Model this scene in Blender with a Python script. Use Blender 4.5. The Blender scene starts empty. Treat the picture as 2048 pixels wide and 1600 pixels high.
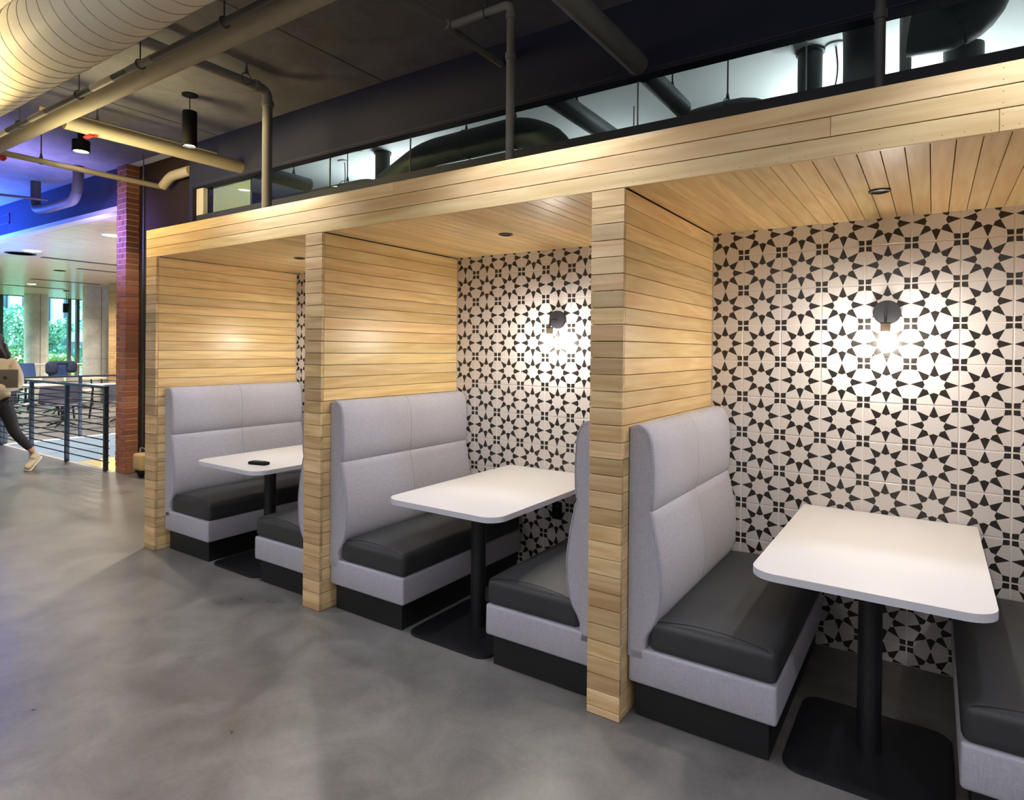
import bpy, bmesh, math, random
from mathutils import Vector, Matrix
random.seed(7)
S = bpy.context.scene
COL = S.collection
R = math.radians
PI = math.pi

# ------------------------------------------------------------------ camera
CP = Vector((1.2371, -2.44476, 1.57624))
yaw, pit, rol = 0.5933, -0.0052, 0.0098
fw = Vector((-math.sin(yaw)*math.cos(pit), math.cos(yaw)*math.cos(pit), math.sin(pit)))
rt = Vector((math.cos(yaw), math.sin(yaw), 0)); up = rt.cross(fw)
r2 = rt*math.cos(rol)+up*math.sin(rol); u2 = -rt*math.sin(rol)+up*math.cos(rol)
cd = bpy.data.cameras.new('camera'); cam = bpy.data.objects.new('camera', cd); COL.objects.link(cam)
cam.matrix_world = Matrix(((r2.x, u2.x, -fw.x, CP.x), (r2.y, u2.y, -fw.y, CP.y), (r2.z, u2.z, -fw.z, CP.z), (0, 0, 0, 1)))
cd.sensor_width = 36; cd.lens = 36*1247.76/2048; cd.shift_y = -(800-706.07)/2048; cd.clip_end = 300; cd.clip_start = .05
S.camera = cam
S.view_settings.view_transform = 'Standard'; S.view_settings.look = 'None'
S.view_settings.exposure = 0.6; S.view_settings.gamma = 1; S.view_settings.use_curve_mapping = False
try:
    S.cycles.use_denoising = True; S.cycles.max_bounces = 8; S.cycles.diffuse_bounces = 4; S.cycles.glossy_bounces = 3
    S.cycles.transparent_max_bounces = 16; S.cycles.sample_clamp_indirect = 4; S.cycles.caustics_reflective = False; S.cycles.caustics_refractive = False
except Exception: pass

# ------------------------------------------------------------------ world and lights
W = bpy.data.worlds.new('sky'); S.world = W; W.use_nodes = True
wn = W.node_tree; bgn = wn.nodes['Background']
sky = wn.nodes.new('ShaderNodeTexSky'); sky.sky_type = 'HOSEK_WILKIE'; sky.turbidity = 6
sky.sun_direction = Vector((-.5, -.35, .75)).normalized()
wn.links.new(sky.outputs[0], bgn.inputs[0]); bgn.inputs[1].default_value = 40.0

def lamp(name, kind, loc, energy, color, target=None, **kw):
    l = bpy.data.lights.new(name, kind); o = bpy.data.objects.new(name, l); COL.objects.link(o)
    o.location = loc; l.energy = energy; l.color = color
    for k, v in kw.items(): setattr(l, k, v)
    if target is not None:
        o.rotation_euler = (Vector(target)-Vector(loc)).to_track_quat('-Z', 'Y').to_euler()
    return o
lamp('sunlight', 'SUN', (-60, -30, 60), 16, (1, .95, .86), (-30, 5, 0), angle=.02)
# hall down lights, same kind as the two pendants in view (the others hang out of frame)
for i, (x, y, e) in enumerate([(-2.2, -.28, 42), (-.25, -.28, 42), (1.7, -.28, 42)]):
    lamp('hall_downlight', 'SPOT', (x, y, 3.0), e, (.78, .83, 1), (x, y, 0), spot_size=R(115), spot_blend=.6, shadow_soft_size=.05)
for i, (x, y, e) in enumerate([(-3.2, -2.3, 70), (-.4, -2.6, 60), (2.6, -2.0, 70)]):  # second row, unseen, added for fill
    lamp('hall_downlight', 'SPOT', (x, y, 3.0), e, (.90, .90, 1), (x, y, 0), spot_size=R(125), spot_blend=.7, shadow_soft_size=.08)
lamp('hall_fill', 'AREA', (-.5, -4.4, 3.2), 48, (1, .95, .92), (-.8, -.6, .6), shape='RECTANGLE', size=7, size_y=1.2)  # unseen area light added as front fill on the booths
for k in range(3):
    lamp('booth_downlight', 'SPOT', (-k*1.9355+1.042, .635, 2.262), 42, (1, .95, .86), (-k*1.9355+1.042, .635, 0), spot_size=R(150), spot_blend=.8, shadow_soft_size=.03)
lamp('pendant_beam', 'SPOT', (-4.245, .54, 3.33), 260, (1, .88, .62), (-4.245, .54, 0), spot_size=R(120), spot_blend=.35, shadow_soft_size=.04)
lamp('pendant_beam', 'SPOT', (-6.14, .43, 3.6), 200, (1, .86, .62), (-6.14, .43, 0), spot_size=R(120), spot_blend=.5, shadow_soft_size=.05)
lamp('pendant_beam', 'SPOT', (-9.0, -.6, 3.5), 200, (1, .9, .75), (-9, -.6, 0), spot_size=R(125), spot_blend=.5, shadow_soft_size=.05)
lamp('duct_uplight', 'AREA', (-4.6, -1.9, 2.85), 62, (1, .78, .38), (-4.5, -1.0, 3.3), shape='RECTANGLE', size=2.2, size_y=.12, spread=R(105))
lamp('ceiling_uplight', 'AREA', (-4.4, -.05, 2.75), 9, (1, .84, .45), (-4.5, -.05, 3.8), shape='DISK', size=.5)
lamp('blue_strip', 'AREA', (-11.5, .55, 3.0), 330, (.04, .13, 1), (-11.4, .8, 3.8), shape='RECTANGLE', size=3.0, size_y=.12)
lamp('blue_strip', 'AREA', (-9.2, -1.6, 2.6), 9, (.30, .22, 1), (-7.32, 1.2, 2.9), shape='RECTANGLE', size=.4, size_y=.4, spread=R(20))
lamp('blue_strip', 'AREA', (-7.2, -.2, 2.9), 40, (.36, .31, 1), (-7.4, -.3, 3.8), shape='RECTANGLE', size=3.6, size_y=.8, spread=R(130))
for x, e in ((-4.3, 30), (-1.6, 3), (.8, 24), (2.3, 7)):
    lamp('mezzanine_uplight', 'AREA', (x, 3.6, 3.3), e, (.93, .98, 1), (x, 3.0, 3.8), shape='RECTANGLE', size=.9, size_y=.4)
for x, y in ((-12.6, 3.4), (-14.6, 5.0), (-15.2, 2.9), (-17.2, 4.0), (-20.5, 4.2), (-21, 7.2)):  # spots added to brighten the canteen, not tied to its visible fittings
    lamp('canteen_downlight', 'SPOT', (x, y, 3.2), 280, (1, .92, .80), (x, y, 0), spot_size=R(150), spot_blend=.8, shadow_soft_size=.08)
lamp('lower_hall_lamp', 'AREA', (-21, 9.5, -.9), 500, (1, .74, .40), (-24, 9.5, -3), shape='RECTANGLE', size=5, size_y=4)
po = lamp('window_portal', 'AREA', (-24.7, 3.0, 1.7), 1, (1, 1, 1), (0, 3.0, 1.7), shape='RECTANGLE', size=16, size_y=3.4)
try: po.data.cycles.is_portal = True
except Exception: pass

# ------------------------------------------------------------------ materials
def _mat(name):
    m = bpy.data.materials.new(name); m.use_nodes = True
    return m, m.node_tree, m.node_tree.nodes['Principled BSDF']
def plain(name, col, rough=.5, metal=0., spec=.5, var=0., scale=30, bump=0., bscale=200, coat=0.):
    m, t, b = _mat(name)
    b.inputs['Base Color'].default_value = (*col, 1); b.inputs['Roughness'].default_value = rough
    b.inputs['Metallic'].default_value = metal; b.inputs['Specular IOR Level'].default_value = spec
    b.inputs['Coat Weight'].default_value = coat
    tc = t.nodes.new('ShaderNodeTexCoord')
    n = t.nodes.new('ShaderNodeTexNoise'); n.inputs['Scale'].default_value = scale; n.inputs['Detail'].default_value = 5
    t.links.new(tc.outputs['Object'], n.inputs['Vector'])
    mx = t.nodes.new('ShaderNodeMix'); mx.data_type = 'RGBA'
    v = max(var, .03)
    mx.inputs[6].default_value = (*[c*(1-v) for c in col], 1); mx.inputs[7].default_value = (*[min(1, c*(1+v)) for c in col], 1)
    t.links.new(n.outputs['Fac'], mx.inputs[0]); t.links.new(mx.outputs[2], b.inputs['Base Color'])
    if bump:
        n2 = t.nodes.new('ShaderNodeTexNoise'); n2.inputs['Scale'].default_value = bscale; n2.inputs['Detail'].default_value = 3
        t.links.new(tc.outputs['Object'], n2.inputs['Vector'])
        bp = t.nodes.new('ShaderNodeBump'); bp.inputs['Strength'].default_value = bump; bp.inputs['Distance'].default_value = .004
        t.links.new(n2.outputs['Fac'], bp.inputs['Height']); t.links.new(bp.outputs[0], b.inputs['Normal'])
    return m
def wood(name, axis, light, dark, rough=.31, lo=.82, hi=1.12):
    m, t, b = _mat(name); N = t.nodes; L = t.links
    tc = N.new('ShaderNodeTexCoord'); oi = N.new('ShaderNodeObjectInfo')
    mp = N.new('ShaderNodeMapping')
    sc = [22., 22., 22.]; sc[axis] = 1.6; mp.inputs['Scale'].default_value = sc
    cb = N.new('ShaderNodeMath'); cb.operation = 'MULTIPLY'; cb.inputs[1].default_value = 91.7
    L.new(oi.outputs['Random'], cb.inputs[0])
    add = N.new('ShaderNodeVectorMath'); add.operation = 'ADD'
    L.new(tc.outputs['Object'], mp.inputs['Vector']); L.new(mp.outputs[0], add.inputs[0]); L.new(cb.outputs[0], add.inputs[1])
    n = N.new('ShaderNodeTexNoise'); n.inputs['Scale'].default_value = 1.; n.inputs['Detail'].default_value = 6; n.inputs['Distortion'].default_value = .7
    L.new(add.outputs[0], n.inputs['Vector'])
    # growth rings: a sine of a slow noise
    mp2 = N.new('ShaderNodeMapping'); s2 = [7., 7., 7.]; s2[axis] = .7; mp2.inputs['Scale'].default_value = s2
    add2 = N.new('ShaderNodeVectorMath'); add2.operation = 'ADD'
    L.new(tc.outputs['Object'], mp2.inputs['Vector']); L.new(mp2.outputs[0], add2.inputs[0]); L.new(cb.outputs[0], add2.inputs[1])
    n2 = N.new('ShaderNodeTexNoise'); n2.inputs['Scale'].default_value = 1.; n2.inputs['Detail'].default_value = 2
    L.new(add2.outputs[0], n2.inputs['Vector'])
    mu = N.new('ShaderNodeMath'); mu.operation = 'MULTIPLY'; mu.inputs[1].default_value = 46; L.new(n2.outputs['Fac'], mu.inputs[0])
    sn = N.new('ShaderNodeMath'); sn.operation = 'SINE'; L.new(mu.outputs[0], sn.inputs[0])
    s3 = N.new('ShaderNodeMath'); s3.operation = 'MULTIPLY_ADD'; s3.inputs[1].default_value = .10; s3.inputs[2].default_value = 0.
    L.new(sn.outputs[0], s3.inputs[0])
    ad = N.new('ShaderNodeMath'); ad.operation = 'ADD'; L.new(n.outputs['Fac'], ad.inputs[0]); L.new(s3.outputs[0], ad.inputs[1])
    cr = N.new('ShaderNodeValToRGB'); cr.color_ramp.elements[0].position = .28; cr.color_ramp.elements[1].position = .72
    cr.color_ramp.elements[0].color = (*dark, 1); cr.color_ramp.elements[1].color = (*light, 1)
    L.new(ad.outputs[0], cr.inputs[0])
    hs = N.new('ShaderNodeHueSaturation')
    mr = N.new('ShaderNodeMapRange'); mr.inputs['To Min'].default_value = lo; mr.inputs['To Max'].default_value = hi
    L.new(oi.outputs['Random'], mr.inputs['Value']); L.new(mr.outputs[0], hs.inputs['Value'])
    fr = N.new('ShaderNodeMath'); fr.operation = 'MULTIPLY'; fr.inputs[1].default_value = 37.3; L.new(oi.outputs['Random'], fr.inputs[0])
    fc = N.new('ShaderNodeMath'); fc.operation = 'FRACT'; L.new(fr.outputs[0], fc.inputs[0])
    mr2 = N.new('ShaderNodeMapRange'); mr2.inputs['To Min'].default_value = .492; mr2.inputs['To Max'].default_value = .504
    L.new(fc.outputs[0], mr2.inputs['Value']); L.new(mr2.outputs[0], hs.inputs['Hue'])
    L.new(cr.outputs[0], hs.inputs['Color']); L.new(hs.outputs[0], b.inputs['Base Color'])
    b.inputs['Roughness'].default_value = rough
    bp = N.new('ShaderNodeBump'); bp.inputs['Strength'].default_value = .08; bp.inputs['Distance'].default_value = .002
    L.new(n.outputs['Fac'], bp.inputs['Height']); L.new(bp.outputs[0], b.inputs['Normal'])
    return m
def emit(name, col, s):
    m, t, b = _mat(name)
    b.inputs['Base Color'].default_value = (*col, 1); b.inputs['Emission Color'].default_value = (*col, 1); b.inputs['Emission Strength'].default_value = s
    return m
def glassy(name, tint, refl=.08, rough=.0):
    m, t, b = _mat(name); N = t.nodes; L = t.links
    N.remove(b); out = [n for n in N if n.type == 'OUTPUT_MATERIAL'][0]
    tr = N.new('ShaderNodeBsdfTransparent'); tr.inputs[0].default_value = (*tint, 1)
    gl = N.new('ShaderNodeBsdfGlossy'); gl.inputs['Roughness'].default_value = rough
    lw = N.new('ShaderNodeLayerWeight'); lw.inputs[0].default_value = .5
    pw = N.new('ShaderNodeMath'); pw.operation = 'POWER'; pw.inputs[1].default_value = 4; L.new(lw.outputs['Facing'], pw.inputs[0])
    fz = N.new('ShaderNodeMath'); fz.operation = 'MULTIPLY_ADD'; fz.inputs[1].default_value = refl*5; fz.inputs[2].default_value = .03; L.new(pw.outputs[0], fz.inputs[0])
    mx = N.new('ShaderNodeMixShader'); L.new(fz.outputs[0], mx.inputs[0]); L.new(tr.outputs[0], mx.inputs[1]); L.new(gl.outputs[0], mx.inputs[2])
    L.new(mx.outputs[0], out.inputs[0])
    return m
def fabric(name, c1, c2):
    m, t, b = _mat(name); N = t.nodes; L = t.links
    tc = N.new('ShaderNodeTexCoord')
    fs = []
    for sc in ((25, 25, 900), (900, 900, 40)):
        mp = N.new('ShaderNodeMapping'); mp.inputs['Scale'].default_value = sc
        n = N.new('ShaderNodeTexNoise'); n.inputs['Scale'].default_value = 1; n.inputs['Detail'].default_value = 2
        L.new(tc.outputs['Object'], mp.inputs[0]); L.new(mp.outputs[0], n.inputs['Vector']); fs.append(n)
    av = N.new('ShaderNodeMath'); av.operation = 'ADD'; L.new(fs[0].outputs['Fac'], av.inputs[0]); L.new(fs[1].outputs['Fac'], av.inputs[1])
    cr = N.new('ShaderNodeValToRGB'); cr.color_ramp.elements[0].position = .38; cr.color_ramp.elements[1].position = .62
    cr.color_ramp.elements[0].color = (*c1, 1); cr.color_ramp.elements[1].color = (*c2, 1)
    hf = N.new('ShaderNodeMath'); hf.operation = 'MULTIPLY'; hf.inputs[1].default_value = .5
    L.new(av.outputs[0], hf.inputs[0]); L.new(hf.outputs[0], cr.inputs[0]); L.new(cr.outputs[0], b.inputs['Base Color'])
    b.inputs['Roughness'].default_value = .92; b.inputs['Specular IOR Level'].default_value = .2
    b.inputs['Sheen Weight'].default_value = .15
    bp = N.new('ShaderNodeBump'); bp.inputs['Strength'].default_value = .15; bp.inputs['Distance'].default_value = .001
    L.new(hf.outputs[0], bp.inputs['Height']); L.new(bp.outputs[0], b.inputs['Normal'])
    return m
def concrete(name, c1, c2, rlo, rhi, bump, cracks=0.):
    m, t, b = _mat(name); N = t.nodes; L = t.links
    tc = N.new('ShaderNodeTexCoord')
    def noise(s, d, dist=0., rg=.6):
        n = N.new('ShaderNodeTexNoise'); n.inputs['Scale'].default_value = s; n.inputs['Detail'].default_value = d
        n.inputs['Distortion'].default_value = dist; n.inputs['Roughness'].default_value = rg
        L.new(tc.outputs['Object'], n.inputs['Vector']); return n
    a = noise(.8, 6, .6, .58); f = noise(3.6, 7, .8, .62); fine = noise(60, 4)
    ad = N.new('ShaderNodeMath'); ad.operation = 'MULTIPLY_ADD'; ad.inputs[1].default_value = .8
    L.new(f.outputs['Fac'], ad.inputs[0]); L.new(a.outputs['Fac'], ad.inputs[2])
    a3 = N.new('ShaderNodeMath'); a3.operation = 'MULTIPLY_ADD'; a3.inputs[1].default_value = .2
    L.new(fine.outputs['Fac'], a3.inputs[0]); L.new(ad.outputs[0], a3.inputs[2])
    hv = N.new('ShaderNodeMath'); hv.operation = 'MULTIPLY'; hv.inputs[1].default_value = .5; L.new(a3.outputs[0], hv.inputs[0])
    cr = N.new('ShaderNodeValToRGB'); cr.color_ramp.elements[0].position = .39; cr.color_ramp.elements[1].position = .61
    cr.color_ramp.elements[0].color = (*c1, 1); cr.color_ramp.elements[1].color = (*c2, 1)
    L.new(hv.outputs[0], cr.inputs[0]); L.new(cr.outputs[0], b.inputs['Base Color'])
    mr = N.new('ShaderNodeMapRange'); mr.inputs['From Min'].default_value = .15; mr.inputs['From Max'].default_value = .85
    mr.inputs['To Min'].default_value = rlo; mr.inputs['To Max'].default_value = rhi
    L.new(f.outputs['Fac'], mr.inputs[0]); L.new(mr.outputs[0], b.inputs['Roughness'])
    bp = N.new('ShaderNodeBump'); bp.inputs['Strength'].default_value = bump; bp.inputs['Distance'].default_value = .004
    L.new(a3.outputs[0], bp.inputs['Height']); L.new(bp.outputs[0], b.inputs['Normal'])
    return m
def byrandom(name, cols, rough=.8):
    m, t, b = _mat(name); N = t.nodes; L = t.links
    oi = N.new('ShaderNodeObjectInfo'); cr = N.new('ShaderNodeValToRGB')
    el = cr.color_ramp.elements
    while len(el) < len(cols): el.new(.5)
    for i, c in enumerate(cols): el[i].position = i/(len(cols)-1); el[i].color = (*c, 1)
    L.new(oi.outputs['Random'], cr.inputs[0])
    tc = N.new('ShaderNodeTexCoord'); n = N.new('ShaderNodeTexNoise'); n.inputs['Scale'].default_value = 35; n.inputs['Detail'].default_value = 6
    L.new(tc.outputs['Object'], n.inputs['Vector'])
    mx = N.new('ShaderNodeMix'); mx.data_type = 'RGBA'; mx.blend_type = 'MULTIPLY'; mx.inputs[0].default_value = .5
    L.new(cr.outputs[0], mx.inputs[6]); L.new(n.outputs['Fac'], mx.inputs[7]); L.new(mx.outputs[2], b.inputs['Base Color'])
    bp = N.new('ShaderNodeBump'); bp.inputs['Strength'].default_value = .4; bp.inputs['Distance'].default_value = .003
    L.new(n.outputs['Fac'], bp.inputs['Height']); L.new(bp.outputs[0], b.inputs['Normal'])
    b.inputs['Roughness'].default_value = rough
    return m

WL, WD = (.92, .70, .36), (.74, .50, .21)
M = dict(
    wood_x=wood('pale_wood_along_x', 0, WL, WD), wood_y=wood('pale_wood_along_y', 1, WL, WD),
    wood_front=wood('pale_wood_board_ends', 0, (.88, .66, .36), (.64, .41, .18), lo=.70, hi=1.12),
    wood_core=plain('shadow_gap_backing', (.10, .055, .02), .8),
    floor=concrete('polished_concrete', (.100, .095, .089), (.225, .213, .197), .24, .40, .04),
    slab=concrete('ceiling_concrete', (.14, .137, .142), (.24, .235, .24), .8, .95, .25),
    column=concrete('column_concrete', (.36, .34, .30), (.58, .56, .52), .7, .9, .15),
    bulk=plain('navy_paint', (.018, .020, .042), .75, var=.1, scale=3, spec=.2),
    navy=plain('dark_navy_paint', (.020, .023, .032), .7),
    brown=plain('dark_brown_panel', (.028, .017, .010), .8, spec=.15),
    white=plain('white_paint', (.78, .80, .80), .7, var=.03),
    offboard=plain('pale_green_board', (.40, .44, .43), .7),
    offwhite=plain('off_white_frame', (.55, .52, .47), .5),
    fabric=fabric('lavender_grey_weave', (.365, .362, .425), (.51, .505, .58)),
    seam=plain('seam_thread', (.20, .20, .24), .9),
    vinyl=plain('charcoal_vinyl', (.040, .042, .046), .52, spec=.4, var=.12, scale=9, bump=.10, bscale=260),
    vinyl_seam=plain('black_piping', (.012, .012, .013), .45),
    plinth=plain('black_laminate', (.009, .009, .011), .5),
    lam=plain('white_laminate', (.68, .66, .655), .34, var=.012, scale=60),
    lam_edge=plain('white_edge_band', (.66, .67, .74), .4),
    black=plain('black_powder_coat', (.013, .013, .016), .38),
    blackmat=plain('matt_black', (.007, .007, .008), .8, spec=.2),
    tile=plain('white_glazed_tile', (.70, .66, .65), .24, var=.02, scale=8, spec=.45),
    tdark=plain('black_tile_print', (.025, .021, .019), .26, spec=.45),
    grout=plain('pale_grout', (.88, .85, .82), .85),
    brass=plain('grey_brass', (.42, .36, .30), .3, metal=.9),
    bulb=emit('lamp_filament_glow', (1, .94, .83), 200),
    lens=emit('lit_lens', (1, .95, .85), 14),
    lensoff=plain('dark_lens', (.03, .03, .03), .15),
    globe=glassy('clear_globe', (.97, .97, .96), .05),
    glass=glassy('clear_pane', (.86, .91, .90)),
    wglass=glassy('window_pane', (.74, .93, .88)),
    pipe=plain('painted_pipe', (.25, .24, .225), .8, var=.08, scale=6),
    pipe_tan=plain('tan_painted_pipe', (.40, .35, .25), .7, var=.08, scale=6),
    pipe_dk=plain('dark_painted_pipe', (.07, .068, .07), .6),
    duct=plain('galvanised_duct', (.74, .68, .54), .5, metal=.0, var=.06, scale=5),
    duct_seam=plain('duct_rib', (.40, .34, .22), .5),
    duct_gy=plain('grey_duct', (.13, .14, .15), .5),
    duct_dk=plain('charcoal_duct', (.035, .042, .045), .6),
    red=plain('red_plastic', (.55, .03, .02), .4),
    mortar=plain('light_mortar', (.46, .40, .33), .9),
    brick=byrandom('red_brick', [(.27, .085, .045), (.34, .12, .06), (.21, .07, .05), (.37, .15, .075)]),
    brick_lit=byrandom('yellow_lit_brick', [(.55, .30, .10), (.62, .36, .14), (.46, .24, .09)]),  # yellow light on the far pier is put into these brick colours
    rail=plain('dark_steel_rail', (.012, .013, .020), .38, metal=.3),
    wceil=wood('canteen_ceiling_wood', 1, (.62, .50, .36), (.48, .37, .25), rough=.22),
    greyslab=plain('grey_slab_edge', (.12, .14, .135), .6),
    greyslab2=plain('dark_slab_edge', (.09, .11, .105), .5),
    pale=plain('pale_floor_edge', (.70, .68, .66), .6),
    orange=plain('warm_timber_floor', (.62, .34, .10), .5, var=.15, scale=4),
    khaki=plain('khaki_wall', (.20, .19, .11), .8),
    shell=plain('grey_moulded_shell', (.085, .085, .10), .5),
    shell_lt=plain('taupe_moulded_shell', (.30, .27, .23), .5),
    blue=plain('blue_upholstery', (.035, .075, .20), .85),
    navyfab=plain('navy_upholstery', (.022, .03, .07), .85),
    beige=plain('beige_laminate', (.66, .52, .33), .45),
    frame=plain('black_window_frame', (.015, .02, .03), .4),
    skin=plain('skin_tone', (.62, .38, .27), .5),
    lips=plain('lip_tone', (.42, .17, .14), .5),
    cream=plain('cream_knit', (.74, .62, .40), .9, var=.08, scale=40, bump=.4, bscale=150),
    leggings=plain('black_leggings', (.018, .015, .014), .7),
    hair=plain('dark_brown_hair', (.012, .007, .006), .45),
    shoe=plain('cream_shoe', (.70, .60, .42), .7), sole=plain('white_sole', (.80, .78, .72), .6),
    laptop=plain('grey_brown_laptop', (.13, .105, .08), .45),
    leaf=plain('tree_leaves', (.24, .42, .30), .6, var=.6, scale=1.2),
    leaf2=plain('bright_leaves', (.40, .52, .24), .6, var=.5, scale=1.0),
    bark=plain('bark', (.10, .07, .05), .9), lawn=plain('lawn', (.10, .20, .06), .9, var=.3, scale=2),
    stone=plain('pale_stone', (.78, .80, .80), .8), winglass=plain('dark_window_glass', (.05, .10, .13), .15),
    tan=plain('tan_canvas', (.38, .26, .12), .8), chrome=plain('chrome_tube', (.7, .7, .7), .2, metal=1),
)

# ------------------------------------------------------------------ helpers
def link(o, parent=None):
    COL.objects.link(o)
    if parent is not None: o.parent = parent
    return o
def obj(name, me, mat=None, parent=None, loc=None, smooth=False):
    o = bpy.data.objects.new(name, me)
    if mat is not None and not me.materials: me.materials.append(mat)
    if smooth:
        for p in me.polygons: p.use_smooth = True
    if loc is not None: o.location = loc
    return link(o, parent)
def tag(o, label=None, cat=None, group=None, kind=None):
    if label: o['label'] = label
    if cat: o['category'] = cat
    if group: o['group'] = group
    if kind: o['kind'] = kind
    return o
def thing(name, label, cat, loc=(0, 0, 0), rz=0, group=None):
    o = bpy.data.objects.new(name, None); o.empty_display_size = .1
    o.location = loc; o.rotation_euler = (0, 0, rz)
    return tag(link(o), label, cat, group)
class MB:
    """collects shapes into one mesh"""
    def __init__(s): s.v = []; s.f = []; s.sm = []; s.mi = []
    def add(s, vs, fs, smooth=False, mi=0):
        b = len(s.v); s.v += [tuple(v) for v in vs]
        for f in fs: s.f.append([i+b for i in f]); s.sm.append(smooth); s.mi.append(mi)
        return s
    def box(s, x0, x1, y0, y1, z0, z1, c=0., mi=0):
        if c <= 0:
            v = [(x, y, z) for x in (x0, x1) for y in (y0, y1) for z in (z0, z1)]
            return s.add(v, [(0, 1, 3, 2), (4, 6, 7, 5), (0, 4, 5, 1), (2, 3, 7, 6), (0, 2, 6, 4), (1, 5, 7, 3)], mi=mi)
        bm = bmesh.new(); bmesh.ops.create_cube(bm, size=1)
        for v in bm.verts: v.co = Vector(((x0+x1)/2+v.co.x*(x1-x0), (y0+y1)/2+v.co.y*(y1-y0), (z0+z1)/2+v.co.z*(z1-z0)))
        bmesh.ops.bevel(bm, geom=bm.edges[:], offset=c, segments=1, profile=.5, affect='EDGES')
        bm.verts.index_update()
        s.add([v.co[:] for v in bm.verts], [[v.index for v in f.verts] for f in bm.faces], mi=mi); bm.free(); return s
    def tube(s, path, r, seg=12, cap=True, mi=0):
        P = [Vector(p) for p in path]; n = len(P)
        rr = r if isinstance(r, (list, tuple)) else [r]*n
        T = []
        for i in range(n):
            a = P[max(0, i-1)]; b = P[min(n-1, i+1)]; T.append((b-a).normalized())
        ref = Vector((0, 0, 1)) if abs(T[0].z) < .9 else Vector((1, 0, 0))
        u = (ref-T[0]*ref.dot(T[0])).normalized(); vs = []
        for i in range(n):
            u = (u-T[i]*u.dot(T[i])).normalized(); w = T[i].cross(u)
            for k in range(seg):
                a = 2*PI*k/seg; vs.append(P[i]+(u*math.cos(a)+w*math.sin(a))*rr[i])
        fs = [(i*seg+k, i*seg+(k+1) % seg, (i+1)*seg+(k+1) % seg, (i+1)*seg+k) for i in range(n-1) for k in range(seg)]
        s.add(vs, fs, True, mi)
        if cap:
            s.add(vs[:seg], [list(range(seg))[::-1]], False, mi); s.add(vs[-seg:], [list(range(seg))], False, mi)
        return s
    def lathe(s, prof, c=(0, 0, 0), axis='z', seg=24, mi=0, smooth=True):
        vs = []
        for r, h in prof:
            for k in range(seg):
                a = 2*PI*k/seg; x, y = r*math.cos(a), r*math.sin(a)
                p = (x, y, h) if axis == 'z' else ((x, h, y) if axis == 'y' else (h, x, y))
                vs.append((p[0]+c[0], p[1]+c[1], p[2]+c[2]))
        n = len(prof)
        s.add(vs, [(i*seg+k, i*seg+(k+1) % seg, (i+1)*seg+(k+1) % seg, (i+1)*seg+k) for i in range(n-1) for k in range(seg)], smooth, mi)
        if prof[0][0] > 1e-5: s.add(vs[:seg], [list(range(seg))[::-1]], False, mi)
        if prof[-1][0] > 1e-5: s.add(vs[-seg:], [list(range(seg))], False, mi)
        return s
    def prism(s, poly, z0, z1, mi=0, smooth=False):
        n = len(poly)
        vs = [(x, y, z0) for x, y in poly]+[(x, y, z1) for x, y in poly]
        s.add(vs, [(i, (i+1) % n, n+(i+1) % n, n+i) for i in range(n)], smooth, mi)
        s.add(vs, [list(range(n))[::-1], list(range(n, 2*n))], False, mi); return s
    def rbox(s, c, h, r, k=4, mids=2, crown=0., mi=0):
        """box with truly rounded edges; crown lifts the middle of the top"""
        def ax(hh):
            out = [-hh+r*(1-math.cos(PI/2*i/k)) for i in range(k+1)]
            inner = [(-hh+r)+(2*(hh-r))*j/(mids+1) for j in range(1, mids+1)]
            return out+inner+[-t for t in out[::-1]]
        A = [ax(h[0]), ax(h[1]), ax(h[2])]; idx = {}; vs = []; fs = []
        def vert(p):
            key = tuple(round(t, 6) for t in p)
            if key in idx: return idx[key]
            q = Vector([max(-h[i]+r, min(h[i]-r, p[i])) for i in range(3)]); d = Vector(p)-q
            if d.length > 1e-9: d = d.normalized()*r
            w = q+d
            if crown: w.z += crown*(1-(p[0]/h[0])**2)*(1-abs(p[1]/h[1])**8)*max(0, (w.z+h[2])/(2*h[2]))
            idx[key] = len(vs); vs.append((w.x+c[0], w.y+c[1], w.z+c[2])); return idx[key]
        for a in range(3):
            b_, c_ = (a+1) % 3, (a+2) % 3
            for sg in (-1, 1):
                for i in range(len(A[b_])-1):
                    for j in range(len(A[c_])-1):
                        q = []
                        for di, dj in ((0, 0), (1, 0), (1, 1), (0, 1)):
                            p = [0, 0, 0]; p[a] = sg*h[a]; p[b_] = A[b_][i+di]; p[c_] = A[c_][j+dj]; q.append(vert(p))
                        fs.append(q if sg > 0 else q[::-1])
        return s.add(vs, fs, True, mi)
    def mesh(s, name):
        me = bpy.data.meshes.new(name); me.from_pydata(s.v, [], s.f); me.update()
        for p, sm, mi in zip(me.polygons, s.sm, s.mi): p.use_smooth = sm; p.material_index = mi
        bm = bmesh.new(); bm.from_mesh(me); bmesh.ops.remove_doubles(bm, verts=bm.verts, dist=1e-6)
        bmesh.ops.recalc_face_normals(bm, faces=bm.faces)
        for e in bm.edges:
            q = e.link_faces
            if len(q) == 2 and (q[0].smooth != q[1].smooth or (q[0].smooth and e.calc_face_angle(0) > .75)): e.smooth = False
        bm.to_mesh(me); bm.free()
        return me
    def build(s, name, mat, parent=None, loc=None, label=None):
        me = s.mesh(name)
        for m in (mat if isinstance(mat, (list, tuple)) else [mat]): me.materials.append(m)
        o = obj(name, me, None, parent, loc)
        if label: o['label'] = label
        return o
def arc(P, rad, k=5):
    """round the corners of a path"""
    P = [Vector(p) for p in P]; out = [P[0]]
    for i in range(1, len(P)-1):
        a = (P[i-1]-P[i]).normalized(); b = (P[i+1]-P[i]).normalized()
        p0 = P[i]+a*rad; p1 = P[i]+b*rad
        for j in range(k+1):
            t = j/k; out.append(p0*(1-t)**2+P[i]*2*t*(1-t)+p1*t*t)
    return out+[P[-1]]
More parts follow.
